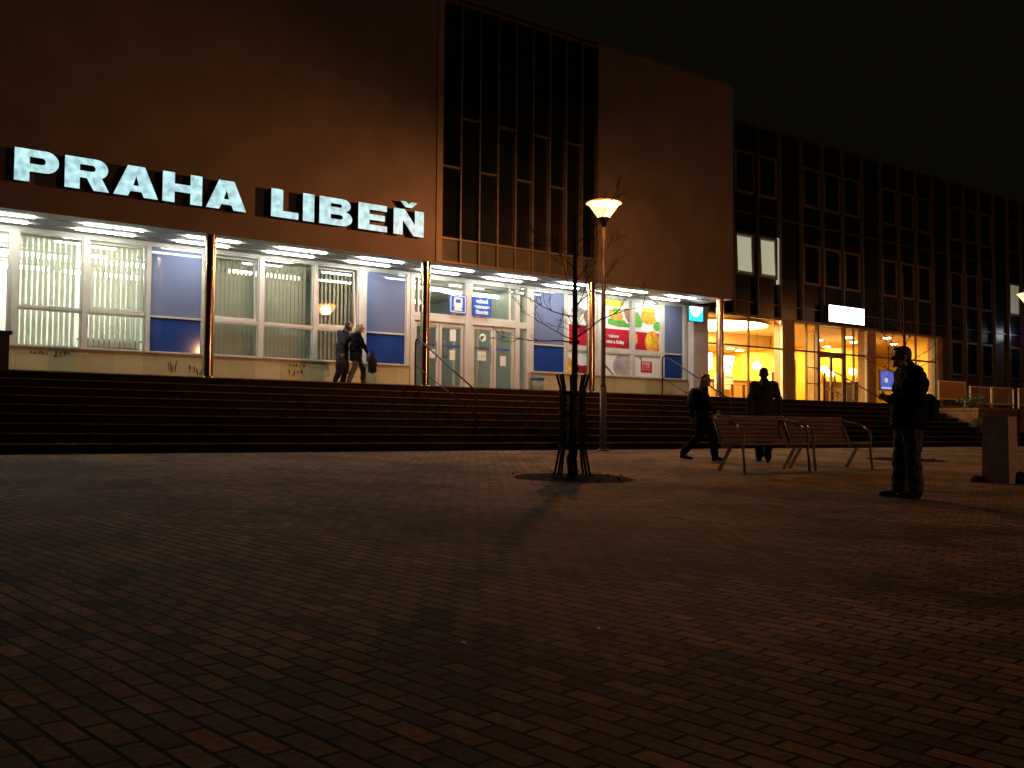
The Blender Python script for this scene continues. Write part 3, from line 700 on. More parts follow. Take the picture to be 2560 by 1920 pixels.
# glazing of the cafe
cg = MB()
for x in (26.35, 27.92, 31.22): cg.box(x, x+.05, 23.15, 23.23, ZT, 4.955)
for x in (31.86, 33.52): cg.box(x, x+.13, 23.13, 23.25, ZT, 4.955)
cg.box(34.21, 34.25, 23.15, 23.23, ZT, 4.955); cg.box(38.6,38.65,23.15,23.23,ZT,4.955)
for (a, b) in ((25.5,26.35),(26.40,27.92),(27.97,29.79),(30.45,31.22),(31.27,31.86),(33.65,34.21),(34.25,35.05),(35.62,38.6),(38.65,40.16)): cg.box(a, b, 23.155, 23.225, 3.89, 3.95)
cg.box(31.99, 33.52, 23.14, 23.24, 3.80, 3.96)
for z in (2.7, 3.3): cg.box(31.27, 31.86, 23.16, 23.22, z, z+.035)
for (a, b) in ((25.5,29.79),(30.45,31.86),(33.65,35.05),(35.62,40.16)): cg.box(a, b, 23.128, 23.235, ZT, ZT+.06)
gf = obj('cafe_window', cg, M['frame_dark'], WG)
gp = MB()
for (a, b) in ((25.5,29.79),(30.45,31.86),(33.65,35.05),(35.62,40.16)): gp.box(a, b, 23.186, 23.192, ZT+.06, 4.955)
gp.box(31.99, 33.52, 23.186, 23.192, 3.96, 4.955)
obj('pane', gp, M['glass_warm'], gf)
for (a, b) in ((32.0, 32.75), (32.77, 33.51)):
    m = MB(); m.rect(a, b, ZT+.01, 3.79, 23.15, 23.22, .045); d = obj('door', m, M['frame_dark'], WG)
    m = MB(); m.box(a+.045, b-.045, 23.186, 23.192, ZT+.055, 3.745); obj('pane', m, M['glass_warm'], d)
    m = MB(); m.box(b-.12 if a < 32.5 else a+.08, b-.09 if a < 32.5 else a+.11, 23.08, 23.11, 2.7, 3.2); obj('handle', m, M['mullion'], d)
# cafe shell
m = MB(); m.box(25.4, 46.3, 30, 30.2, ZT, 5.0); obj('cafe_wall', m, M['cafe_wall'], WG)
m = MB(); m.box(25.3, 25.5, 23.31, 30, ZT, 5.0); m.box(40.56,40.7,23.51,25.2,ZT,5.0); m.box(46.3,46.5,23.51,30.2,ZT,5.0); obj('cafe_wall', m, M['cafe_wall'], WG)
m = MB(); m.box(25.5, 46.3, 23.31, 30, ZT-.2, ZT-.005); obj('cafe_floor', m, M['cafe_floor'], WG)
m = MB(); m.box(25.5, 46.3, 23.51, 30, 4.965, 5.015); obj('cafe_ceiling', m, M['cafe_ceiling'], WG)
m = MB(); m.box(25.52, 34.5, 27.45, 29.99, 4.42, 4.96); obj('dropped_soffit', m, M['cafe_ceiling'], WG)
m = MB(); m.box(30.2, 34.3, 29.9, 29.995, 3.0, 4.2); obj('yellow_wall', m, M['cafe_yellow'], WG)
m = MB(); m.box(34.6, 34.85, 27.2, 29.98, ZT, 4.95); m.box(41.0,41.3,27.4,29.98,ZT,4.95); obj('cafe_partition', m, M['cafe_wall'], WG)
m = MB(); m.box(34.05,34.4,24.9,25.2,ZT,4.95); obj('cafe_pillar', m, M['cafe_pale'], WG)
# things inside the cafe
t = empty('oval_light', 'big glowing white oval recess in the cafe ceiling', 'ceiling light', (28.6, 25.45, 4.93))
m = MB(); m.add([(2.3*cos(2*pi*k/40), 1.85*sin(2*pi*k/40), 0) for k in range(40)] + [(2.3*cos(2*pi*k/40), 1.85*sin(2*pi*k/40), .03) for k in range(40)], [tuple(range(40))[::-1], tuple(range(40,80))] + [(k,(k+1)%40,40+(k+1)%40,40+k) for k in range(40)]); obj('diffuser', m, M['oval'], t)
m = MB(); m.add([(r*2.3*cos(2*pi*k/40), r*1.85*sin(2*pi*k/40), z) for (r,z) in ((1.005,-.06),(1.06,-.06),(1.06,.03),(1.005,.03)) for k in range(40)], [(i*40+k, i*40+(k+1)%40, ((i+1)%4)*40+(k+1)%40, ((i+1)%4)*40+k) for i in range(4) for k in range(40)]); obj('rim', m, M['cafe_ceiling'], t)
sp_where = ['above the cafe counter', 'left of the lamp cluster above the cafe door', 'behind the top of the cafe door frame', 'right above the cafe door', 'near the right cafe pier', 'above the tv in the right cafe bay', 'above the head of the standing man', 'deep behind the cafe door', 'low over the cafe menu boards', 'over the counter beside the first pier']
first = None
for i, (x, y, z) in enumerate(((32.8,28.2,4.41),(37.3,27.0,4.955),(37.2,25.4,4.955),(39.3,26.6,4.955),(38.6,24.5,4.955),(41.5,26.0,4.955),(43.6,26.3,4.955),(40.5,28.9,4.955),(31.0,28.3,4.41),(33.9,28.6,4.41))):
    if first is None:
        t = empty('ceiling_spot', '', 'ceiling light', (x,y,z), 0, 'round spots in the cafe ceiling')
        m = MB(); m.lathe([(.16,-.012),(.16,.004)], (0,0,0), 16); obj('lens', m, M['spot'], t)
        m = MB(); m.lathe([(.165,-.015),(.20,-.015),(.20,.004),(.165,.004)], (0,0,0), 16, cap=False); obj('rim', m, M['white'], t); first = t
    else: t = copy_tree(first); t.location = (x,y,z)
    t['label'] = 'round glowing spot in the cafe ceiling ' + sp_where[i]
first = None
for i, (x, y, z, lb) in enumerate(((32.1,26.2,3.55,'round globe lamp hanging left of the first orange cafe pier'),(37.0,26.5,3.62,'round globe lamp seen through the left cafe door leaf'),(38.1,27.0,3.50,'round globe lamp behind the cafe door middle'),(38.6,26.2,3.58,'round globe lamp right of the cafe doors'))):
    if first is None:
        t = empty('globe_lamp', lb, 'lamp', (x,y,z), 0, 'globe lamps hanging in the cafe')
        m = MB(); m.ell((0,0,0),(.17,.17,.15)); obj('globe', m, M['globe'], t, True)
        m = MB(); m.tube([(0,0,.15),(0,0,4.95-z)], .008, 5); obj('cord', m, M['dark_metal'], t); first = t
    else: t = copy_tree(first); t.location = (x,y,z); t['label'] = lb
for i, (x0, x1, za, zb, lb) in enumerate(((29.35,30.35,3.36,4.02,'bright menu board over the counter left of the slim column'),(30.95,31.7,3.30,3.96,'slanted bright menu board right of the slim column'))):
    t = empty('menu_board', lb, 'menu board', (0,0,0), 0, 'lit menu boards in the cafe')
    sh = .22 if i else 0
    pts = [(x0, za), (x1-sh, za), (x1, zb), (x0, zb)]
    me = shape_mesh([pts], .08, 27.0); me.materials.clear(); me.materials.append(M['menu']); obj('panel', me, None, t)
    m = MB(); m.box(x0-.02, x1-.10, 26.985, 26.995, za+.30, za+.335); m.box(x0+.05, x1-.4, 26.985, 26.995, za+.06, za+.10); obj('stripe', m, M['menu_red'], t)
    m = MB(); m.box(x0+.40, x0+.5, 26.975, 26.984, za+.12, za+.24); m.box(x0+.33,x0+.42,26.975,26.984,za+.46,za+.55); obj('picture', m, M['ink'], t)
t = empty('counter', 'long wooden cafe counter behind the left glass bay', 'counter', (0,0,0))
m = MB(); m.box(28.0, 33.7, 26.6, 27.2, ZT, 2.95); obj('front', m, M['cafe_wood'], t)
m = MB(); m.box(27.95, 33.75, 26.52, 27.3, 2.952, 3.0); obj('top', m, M['cafe_pale'], t)
m = MB(); m.box(29.9, 30.8, 26.3, 26.5, 2.55, 3.2); m.box(29.95,30.75,26.28,26.298,3.05,3.15)
tag(obj('notice_board', m, M['grey_print']), 'small grey notice board standing in front of the cafe counter', 'notice board')
t = empty('cafe_table', 'pale cafe table behind the woman with long hair', 'table', (29.5, 25.0, ZT))
m = MB(); m.box(-.65,.65,-.35,.35,.71,.75); obj('top', m, M['cafe_pale'], t)
m = MB(); m.tube([(-.3,0,.02),(-.3,0,.71)], .05, 8); m.lathe([(.22,0),(.22,.02)], (-.3,0,0), 12); obj('leg', m, M['frame_dark'], t)
m = MB(); m.tube([(.35,0,.02),(.35,0,.71)], .05, 8); m.lathe([(.22,0),(.22,.02)], (.35,0,0), 12); obj('leg', m, M['frame_dark'], t)
t = empty('cafe_chair', 'small red chair beside the pale cafe table', 'chair', (30.45, 24.9, ZT), R(100))
m = MB(); m.box(-.2,.2,-.2,.2,.43,.46); obj('seat', m, M['red_dark'], t); m = MB(); m.box(-.2,.2,.17,.2,.50,.85); obj('backrest', m, M['red_dark'], t)
for sx in (-.17,.17):
    for sy in (-.17,.17):
        m = MB(); m.tube([(sx,sy,0),(sx,sy,.43 if sy < 0 else .8)], .014, 6); obj('leg', m, M['dark_metal'], t)
m = MB(); m.box(31.0,31.5,24.6,25.1,ZT,3.15); m.box(30.97,31.53,24.57,25.13,3.152,3.19)
tag(obj('cafe_cupboard', m, M['cafe_pale']), 'pale upright cupboard left of the first cafe pier', 'cupboard')
t = empty('display_counter', 'pale display counter seen low through the cafe doors', 'counter', (0,0,0))
m = MB(); m.box(35.6, 39.2, 25.6, 26.2, ZT, 2.98); obj('front', m, M['cafe_pale'], t)
m = MB(); m.box(35.5, 39.25, 25.5, 26.3, 2.982, 3.03); obj('top', m, M['cafe_wood'], t)
m = MB()
for k in range(9):
    x = 35.8+k*.38; m.box(x, x+random.uniform(.1,.26), 25.585, 25.598, 2.2+random.uniform(0,.3), 2.6+random.uniform(0,.2))
obj('product_pictures', m, M['brown_print'], t)
m = MB()
for k in range(8):
    x = 35.9+k*.36; m.lathe([(.06,3.032),(.07,3.1),(.04,3.2+random.uniform(0,.1)),(.02,3.32)], (x, 25.9+random.uniform(-.1,.1), 0), 8)
tag(obj('bottles', m, M['brown_print']), 'dark bottles and jars on the display counter behind the cafe doors', 'bottles'); bpy.data.objects['bottles']['kind'] = 'stuff'
t = empty('tall_cabinet', 'yellow lit upright cabinet just right of the first cafe pier', 'cabinet', (0,0,0))
m = MB(); m.box(32.1,32.9,24.9,25.5,ZT,3.75); obj('body', m, M['cafe_yellow'], t)
m = MB()
for k in range(6): m.box(32.15,32.85,24.885,24.898,2.1+k*.26,2.13+k*.26)
obj('shelf_lines', m, M['cafe_wood'], t)
t = empty('television', 'flat television with bluish picture in the right cafe bay', 'television', (42.75, 27.0, 3.36))
m = MB(); m.box(-.82,.82,0,.08,-.50,.50); obj('casing', m, M['letter_side'], t)
m = MB(); m.box(-.76,.76,-.012,-.002,-.44,.44); obj('screen', m, M['screen'], t)
m = MB(); m.box(-.7,.7,-.02,-.013,-.40,-.32); m.ell((-.32,-.016,.0),(.16,.006,.12)); obj('picture', m, M['screen_white'], t)
m = MB(); m.tube([(0,.06,.44),(0,.06,1.62)], .03, 6); obj('mount', m, M['dark_metal'], t)
m = MB(); m.box(36.4,37.9,24.6,25.0,ZT,3.0); tag(obj('dark_cupboard', m, M['dark_wall']), 'dark brown cupboard low in the right cafe bay', 'cupboard')
# warm light of the cafe's own lamps
# white box sign over the cafe door
t = empty('light_box_sign', 'blank glowing white box sign mounted above the cafe door', 'sign', (33.45, 22.95, 5.42))
m = MB(); m.box(-1.14,1.14,.0,.20,-.33,.33); obj('casing', m, M['letter_side'], t)
m = MB(); m.box(-1.12,1.12,-.03,-.002,-.31,.31); obj('face', m, M['cafe_sign'], t)
t = empty('round_sign', 'small round white and violet lit sign at the right edge on the wing', 'sign', (47.75, 22.6, 5.62))
m = MB(); m.tube([(-.26,-.01,0),(.30,-.01,0)], .3, 18); obj('casing', m, M['violet_lit'], t, True)
m = MB(); m.tube([(-.275,-.01,0),(-.262,-.01,0)], .27, 18); m.ell((-.12,-.29,0),(.16,.04,.24)); obj('face', m, M['white_lit'], t)
m = MB(); m.box(-.05,.05,.25,.6,-.04,.04); obj('bracket', m, M['dark_metal'], t)

# ------------------------------------------------------------------ low walls, planter, railings
m = MB(); m.box(-12, 3.66, 20.26, 20.52, ZT+.002, 2.60); m.box(-12.02, 3.70, 20.22, 20.56, 2.602, 2.66)
tag(obj('parapet_wall', m, M['dark_wall']), 'dark low parapet wall on the terrace at the left edge', 'wall')
m = MB(); m.box(34.42, 62, 18.30, 20.6, z0, 1.72); m.box(34.38, 62, 18.25, 18.6, 1.722, 1.80); m.box(34.38,34.75,18.6,20.6,1.722,1.80)
tag(obj('planter_wall', m, M['planter']), 'brown raised planter wall at the right end of the steps', 'wall')
def leafy(name, label, x, y, z, h, n, spread, rng):
    t = empty(name, label, 'plant', (x,y,z), 0, 'plants in the raised planter')
    st_ = MB(); lf = MB()
    for k in range(7):
        a = rng.uniform(0,2*pi); q = rng.uniform(.2,1)*spread; tip = V((q*cos(a), q*sin(a), h*rng.uniform(.6,1)))
        st_.tube([(0,0,-.05), (tip.x*.3,tip.y*.3,tip.z*.5), tip], [.012,.008,.003], 5)
        for i in range(n):
            s = rng.uniform(.2,1); c = V((tip.x*s*s, tip.y*s*s, tip.z*s)) + V((rng.gauss(0,.09),rng.gauss(0,.09),rng.gauss(0,.06)))
            d = V((rng.uniform(-1,1),rng.uniform(-1,1),rng.uniform(-.6,.8))).normalized()*rng.uniform(.05,.09); e = d.orthogonal().normalized()*.028
            lf.add([c-d, c+e, c+d, c-e], [(0,1,2,3)])
    obj('stems', st_, M['bark'], t); obj('foliage', lf, M['leaf'], t)
rg = random.Random(3)
for x, y, h, lb in ((34.9,18.8,.65,'leafy green shrub on the planter corner behind the standing man'),(35.6,19.2,.5,'low green plant right of the planter corner shrub'),(37.2,19.4,.35,'low plant deeper along the planter wall')):
    leafy('planter_shrub', lb, x, y, 1.74, h, 26, .45, rg)
t = None
leafy('hanging_plant', 'green trailing plant at the left foot of the planter', 34.15, 18.15, z0+rise*3, .55, 20, .35, rg)
def railing(x0, x1, z0_, z1, solid, label, y=20.75):
    t = empty('railing_panel', label, 'railing', (x0, y, ZT), 0, 'railing panels along the terrace by the wing')
    f = MB(); wd = x1-x0; f.rect(0, wd, z0_-ZT, z1-ZT, -.03, .03, .045); f.box(.0,.045,-.03,.03,0,z0_-ZT); f.box(wd-.045,wd,-.03,.03,0,z0_-ZT); obj('frame', f, M['fence_metal'], t)
    k = MB()
    if solid: k.box(.047, wd-.047, -.01, .01, z0_-ZT+.047, z1-ZT-.047); obj('board', k, M['pier'], t)
    else:
        n = int(wd/.11)
        for i in range(1, n): k.box(wd*i/n-.0035, wd*i/n+.0035, -.004, .004, z0_-ZT+.045, z1-ZT-.045)
        k.box(.05, wd-.05, -.012,.012, (z0_+z1)/2-ZT, (z0_+z1)/2-ZT+.02); obj('bars', k, M['pier'], t)
railing(36.1, 38.05, 2.20, 2.92, True, 'railing panel filled with an orange-lit board beside the standing man')
railing(38.4, 40.1, 2.08, 2.78, False, 'barred railing panel right of the boarded one')
railing(40.12, 41.9, 2.08, 2.80, False, 'barred railing panel above the concrete pillar')
railing(42.3, 44.2, 2.08, 2.82, False, 'barred railing panel cut by the right edge')

# ------------------------------------------------------------------ street lamps
def make_lamp():
    t = empty('street_lamp', '', 'street lamp', (0,0,0), 0, 'street lamps on the square')
    p = MB(); p.tube([(0,0,-.05),(0,0,1.42)], .072, 14); p.tube([(0,0,1.421),(0,0,1.47),(0,0,5.1)], [.072,.052,.046], 14); p.tube([(0,0,-.03),(0,0,.04)],.13,14); obj('pole', p, M['pole'], t, True)
    c = MB(); c.lathe([(.05,5.0),(.06,5.02),(.075,5.10),(.135,5.205)], (0,0,0), 20); obj('collar', c, M['dark_metal'], t, True)
    b = MB(); b.lathe([(.135,5.207),(.16,5.25),(.34,5.50),(.345,5.515)], (0,0,0), 28); obj('lamp_bowl', b, M['lamp_bowl'], t, True)
    l = MB(); l.lathe([(.34,5.517),(.405,5.517),(.405,5.528),(.37,5.548),(.25,5.585),(.1,5.605),(.01,5.61)], (0,0,0), 28); obj('lid', l, M['lamp_lid'], t, True)
    ld = bpy.data.lights.new('sodium_bulb', 'POINT'); ld.energy = 1900; ld.color = (1,.36,.10); ld.shadow_soft_size = .15
    o = bpy.data.objects.new('sodium_bulb', ld); C.objects.link(o); o.parent = t; o.location = (0,0,5.395)
    return t
lm = make_lamp()
for i, (x, y, lb) in enumerate(((14.96,16.49,'tall glowing orange street lamp standing at the foot of the steps'),
                                (36.95,17.7,'distant glowing street lamp head cut by the right edge'),
                                (20.0,-9.0,'street lamp far behind the camera, mirrored in the station windows'))):
    t = lm if i == 0 else copy_tree(lm)
    t.location = (x, y, gz(max(min(y,17),-20))); t['label'] = lb
    for ch in t.children:
        if ch.type == 'LIGHT' and i: ch.data = ch.data.copy(); ch.data.energy = (0,450,3100)[i]; ch.data.color = ((1,.36,.10),(1,.38,.12),(1,.50,.24))[i]

# ------------------------------------------------------------------ trees with guards
RT = V((.799,-.602,0)); FW = V((.602,.799,0))
def tree(x, y, label, H, seed, whorls):
    rg = random.Random(seed)
    t = empty('bare_tree', label, 'tree', (x, y, gz(y)), 0, 'young bare trees on the square')
    tk = MB(); n = 12; pts = []; rr_ = []
    for i in range(n+1):
        s = i/n; pts.append(V((.02*sin(5*s)+.0*s, .02*cos(4*s)-.02, H*s))); rr_.append(.048*(1-s)**.75+.006 if s < .62 else .048*(.38)**.75*(1-(s-.62)/.38)+.006)
    tk.tube(pts, rr_, 9); 
    for z in (.9,1.55,2.1): tk.ell(V(pts[int(z/H*n)])+V((.02,-.02,.0)), (.036,.036,.035), n=8, k=5)
    obj('trunk', tk, M['bark'], t, True)
    wr = MB(); wp = []
    for i in range(14):
        z = .0 + i*.085; wp.append(V((.01*sin(i*1.7), .012*cos(i*2.3), z)))
    wr.tube(wp, [.075-.0018*i+.006*sin(i*2.9) for i in range(14)], 12); obj('trunk_wrap', wr, M['guard'], t, True)
    br = MB()
    def at(z):
        s = min(z/H, 1)*n; i = min(int(s), n-1); return pts[i].lerp(pts[i+1], s-i)
    def branch(p, d, L, r, depth):
        q = [p.copy()]; rr2 = [r]; k = 6; d = d.normalized()
        for i in range(k):
            d = (d + V((rg.gauss(0,.16),rg.gauss(0,.16),rg.gauss(.05,.12)))).normalized()
            p = p + d*L/k; q.append(p.copy()); rr2.append(max(r*(1-(i+1)/k)*.9, .0022))
            if depth > 0 and i > 0:
                for z in range(1 if rg.random() < .7 else 2):
                    e = (d + V((rg.gauss(0,.7),rg.gauss(0,.7),rg.gauss(.15,.45)))).normalized()
                    branch(p, e, L*rg.uniform(.25,.5)*(1-i/k*.5), r*.5, depth-1)
        br.tube(q, rr2, 5)
    for (z, lat, dep, upv, L, r) in whorls:
        branch(at(z), RT*lat + FW*dep + V((0,0,upv)), L, r, 2)
    obj('crown', br, M['bark'], t)
    return t
tree(8.67, 10.16, 'young leafless tree in front of the station entrance', 4.35, 5,
  [(1.80,-1,.15,.02,1.15,.013),(1.84,-1,-.3,.05,.95,.011),(1.86,1,-.1,.35,1.25,.014),(1.83,.3,1,.3,.9,.011),(1.88,-.2,-1,.35,.8,.011),
   (2.15,-1,.3,.45,1.0,.011),(2.25,.5,-.8,.6,.7,.009),(2.3,.8,.5,.8,.8,.01),(2.45,-.8,-.4,.8,.85,.01),(2.6,.5,.2,1.2,.9,.01),(2.75,-.5,.5,1.1,.9,.009),(2.9,.6,-.5,.8,.8,.009),(3.0,-.7,-.1,.6,.8,.008),(3.1,.9,.2,.5,.9,.008),(3.3,-.4,.4,1.2,.9,.007),(3.5,.5,-.2,1,.8,.006)])
tree(19.5, 12.0, 'young leafless tree hidden behind the standing man', 4.0, 11,
  [(1.7,-1,.1,.5,1.1,.013),(1.8,1,.1,.6,1.1,.013),(1.9,-.8,.4,.9,1.2,.012),(2.0,.6,-.5,.8,1.0,.011),(2.2,-.9,-.2,.8,1.2,.011),(2.4,.8,.4,.8,1.0,.01),(2.6,-.6,.3,1.0,1.0,.009),(2.8,.6,-.1,1,.9,.008)])
def make_guard():
    t = empty('tree_guard', '', 'tree guard', (0,0,0), 0, 'stake guards round the young trees')
    for k in range(8):
        a = 2*pi*k/8+.2; c, s = cos(a), sin(a); m = MB()
        m.tube([(c*.245,s*.245,0),(c*.168,s*.168,.42),(c*.158,s*.158,1.12),(c*.165,s*.165,1.2),(c*.215,s*.215,1.38)], [.017]*5, 6); obj('stake', m, M['guard'], t)
    for z in (.43,.86,1.13):
        m = MB(); n = 20; m.add([(r*cos(2*pi*k/n), r*sin(2*pi*k/n), z+h) for (r,h) in ((.18,-.02),(.187,-.02),(.187,.02),(.18,.02)) for k in range(n)], [(i*n+k, i*n+(k+1)%n, ((i+1)%4)*n+(k+1)%n, ((i+1)%4)*n+k) for i in range(4) for k in range(n)]); obj('hoop', m, M['guard'], t)
    return t
gd = make_guard(); gd.location = (8.67,10.16,gz(10.16)); gd['label'] = 'dark stake guard round the tree before the entrance'
g2 = copy_tree(gd); g2.location = (19.5,12.0,gz(12)); g2['label'] = 'dark stake guard hidden behind the standing man'

# ------------------------------------------------------------------ benches
def make_bench():
    t = empty('park_bench', '', 'bench', (0,0,0), 0, 'benches on the square')
    L = 1.62
    for k in range(7):
        y = .02+k*.062; m = MB(); m.box(.02, L-.02, y, y+.045, .415+(.012 if k == 0 else 0), .445+(.012 if k == 0 else 0)); obj('seat_slat', m, M['wood'], t)
    for k in range(6):
        s = k/5; m = MB(); c = V((L/2, .47+.15*s, .50+.34*s)); m.obox(c, (L/2-.02,0,0), (0,.012,-.005), (0,.010,.024)); obj('back_slat', m, M['wood'], t)
    for x in (.0, L-.05):
        def bar(pts, r=.022): mm = MB(); mm.tube([(x+.025, p[0], p[1]) for p in pts], r, 8); return mm
        obj('leg', bar([(.0,0),(.03,.30),(.04,.44),(.02,.55),(.06,.66),(.16,.73)], .022), M['bench_metal'], t, True)      # front leg into the armrest
        mm = MB(); mm.obox((x+.025,.405,.205),(.022,0,0),(0,.03,-.008),(0,.14,-.215)) ; 
        obj('leg', mm, M['bench_metal'], t)
        obj('armrest', bar([(.16,.73),(.34,.79),(.56,.82),(.63,.86)], .022), M['bench_metal'], t, True)
        obj('side_bar', bar([(.04,.40),(.46,.395),(.50,.52),(.64,.87)], .02), M['bench_metal'], t, True)
    m = MB(); m.tube([(.0,.645,.875),(L,.645,.875)], .02, 8); obj('top_rail', m, M['bench_metal'], t, True)
    return t
b1 = make_bench(); b1.location = (12.12,10.15,gz(10.15)); b1.rotation_euler = (0,0,R(-1)); b1['label'] = 'slatted park bench in front of the walking woman'
b2 = copy_tree(b1); b2.location = (13.95,10.2,gz(10.2)); b2['label'] = 'slatted park bench nearer the standing man'

# ------------------------------------------------------------------ pillar and bags
x, y = 14.42, 7.35
t = empty('concrete_pillar', 'short tapered concrete pillar standing at the right edge of the square', 'pillar', (x, y, gz(y)), R(8))
m = MB(); a, b = .19, .175
m.add([(-a,-a,-.02),(a,-a,-.02),(a,a,-.02),(-a,a,-.02),(-b,-b,.92),(b,-b,.92),(b,b,.92),(-b,b,.92)], [(0,3,2,1),(4,5,6,7),(0,1,5,4),(1,2,6,5),(2,3,7,6),(3,0,4,7)]); obj('shaft', m, M['concrete'], t)
m = MB(); m.box(-.18,.18,-.18,.18,.922,.96); obj('cap', m, M['concrete'], t)
for i, (dx, sx, lb) in enumerate(((-.30,.13,'small dark bag slumped left of the concrete pillar'),(.34,.22,'bigger dark bag slumped right of the concrete pillar'))):
    m = MB(); rg = random.Random(i+20)
    for k in range(7): m.ell((rg.uniform(-.5,.5)*sx, rg.uniform(-.3,.3)*sx, sx*rg.uniform(.2,.45)), (sx*rg.uniform(.5,.8), sx*.5, sx*rg.uniform(.3,.5)))
    me = fused(m, .015, 3); me.materials.clear(); me.materials.append(M['bag'])
    p = V((x,y,0)) + RT*dx + FW*.05; o = obj('dark_bag', me, None); o.location = (p.x, p.y, gz(p.y)); tag(o, lb, 'bag')
lt = MB(); rg = random.Random(9)
for k in range(46):
    px, py = rg.uniform(.6,9), rg.uniform(1.6,9); c = V((px,py,gz(py)+.012)); a = rg.uniform(0,pi)
    d = V((cos(a),sin(a),SLOPE*sin(a)))*rg.uniform(.006,.02); e = V((-sin(a),cos(a),.2))*rg.uniform(.004,.01)
    lt.add([c-d-e,c+d-e,c+d+e,c-d+e,], [(0,1,2,3)], k % 2)
o = obj('litter', lt, [M['white'], M['khaki']]); o['kind'] = 'stuff'; tag(o, 'tiny pale scraps scattered over the dark pavers', 'litter')

# ------------------------------------------------------------------ people
def hand(mb, wrist, elbow, curl=.5, side=1, fwd=V((0,1,0))):
    w_, e_ = V(wrist), V(elbow); d = (w_-e_).normalized(); n = d.cross(fwd)
    if n.length < .2: n = d.cross(V((1,0,0)))
    n.normalize(); f = n.cross(d).normalized()
    pc = w_ + d*.045; Mx = Matrix((f, n, d)).transposed()
    mb.ell(pc, (.040,.016,.052), Mx, 10, 7)
    for k in range(4):
        b0 = w_ + d*.085 + f*(.028-.019*k); L = (.036,.040,.037,.030)[k]
        inw = n*side*curl
        b1 = b0 + (d*(1-.3*curl)+inw*.6).normalized()*L; b2 = b1 + (d*(1-curl)+inw*1.2).normalized()*L*.9
        mb.limb(b0, b1, .0095, .009, 7); mb.limb(b1, b2, .009, .0075, 7)
    tb = w_ + d*.03 + f*.035; t1 = tb + (d*.7+f*.7).normalized()*.04; t2 = t1 + (d+n*side*curl*.5).normalized()*.032
    mb.limb(tb, t1, .012, .010, 7); mb.limb(t1, t2, .010, .008, 7)
def make_person(label, loc, rz, J, h=1.75, coat='black_cloth', coat_len=.78, legs='jeans', hair='hair_dark', hair_kind='short', bulk=1.0, scale=1.0, turn=0, coat_flare=0, baggy=1.0):
    """J: joints in metres for a 1.75 m figure looking along +Y; left is -X"""
    t = empty('person', label, 'person', loc, rz); t.scale = (scale,)*3
    P = dict(pelvis=V((0,0,.94)), waist=V((0,0,1.08)), chest=V((0,.0,1.28)), neck=V((0,.0,1.47)), head=V((0,.03,1.625)),
             hipL=V((-.09,0,.92)), hipR=V((.09,0,.92)), shL=V((-.18,0,1.41)), shR=V((.18,0,1.41)),
             kneeL=V((-.1,.02,.50)), kneeR=V((.1,.02,.50)), ankL=V((-.1,-.02,.09)), ankR=V((.1,-.02,.09)),
             elL=V((-.25,-.03,1.13)), elR=V((.25,-.03,1.13)), wrL=V((-.26,.05,.89)), wrR=V((.26,.05,.89)))
    P.update({k: V(v) for k, v in J.items() if k != 'curl'})
    for s in 'LR':
        P.setdefault('toe'+s, P['ank'+s] + V((.02 if s == 'R' else -.02, .16, -.055)))
    hd = P['head'] + V((0,0,-.012)); HS = 1.10; Z = Matrix.Rotation(turn, 3, 'Z')
    def HR(v): return hd + Z @ (V(v)*HS)
    b = MB()
    b.ell(hd+V((0,0,.02)), (.077,.094,.112), Z); b.ell(HR((0,.03,-.055)), (.055,.062,.06), Z)
    b.ell(HR((0,.098,-.012)), (.013,.022,.026), Z, 8, 6); b.ell(HR((0,.085,-.062)), (.025,.014,.010), Z, 8, 5); b.ell(HR((0,.08,-.095)), (.024,.02,.018), Z, 8, 6)
    for s in (-1, 1):
        b.ell(HR((s*.076,-.005,-.005)), (.010,.02,.032), Z, 8, 6); b.ell(HR((s*.03,.083,.02)), (.022,.012,.009), Z, 8, 5)
    b.limb(P['neck']-V((0,0,.05)), hd-V((0,.012,.07)), .058, .052)
    b.ell(P['chest'], (.15,.095,.19)); b.ell(P['waist'], (.13,.09,.14)); b.ell(P['pelvis'], (.145,.1,.12))
    for s in 'LR':
        b.limb(P['chest']+V((0,0,.1)), P['sh'+s], .07, .055); b.limb(P['sh'+s], P['el'+s], .048, .038); b.limb(P['el'+s], P['wr'+s], .036, .025)
        hand(b, P['wr'+s], P['el'+s], J.get('curl', .5), 1 if s == 'L' else -1)
        b.limb(P['hip'+s], P['knee'+s], .075, .052); b.limb(P['knee'+s], P['ank'+s], .05, .036); b.limb(P['ank'+s], P['toe'+s], .034, .026)
    me = fused(b, .0085, 2); me.materials.clear(); me.materials.append(M['skin']); obj('body', me, None, t)
    # eyes
    # trousers
    q = MB(); q.ell(P['pelvis'], (.158,.112,.12))
    for s in 'LR':
        q.limb(P['hip'+s], P['knee'+s], .102*baggy, .080*baggy); q.limb(P['knee'+s], P['ank'+s]+V((0,0,.02)), .078*baggy, .072*baggy)
    me = fused(q, .011, 3, .05); me.materials.clear(); me.materials.append(M[legs]); obj('trousers', me, None, t)
    for s in 'LR':
        q = MB(); a, e = P['ank'+s], P['toe'+s]; dd = (e-a); dd.z = 0; dd.normalize()
        q.limb(a-V((0,0,.02)), a-V((0,0,.045)), .046, .048); q.limb(a-V((0,0,.052))-dd*.03, e-V((0,0,.0)), .042, .036); q.limb(e, e+dd*.05, .036, .027)
        me = fused(q, .012, 2); me.materials.clear(); me.materials.append(M['shoe']); obj('shoe', me, None, t)
    # coat
    q = MB(); B = bulk
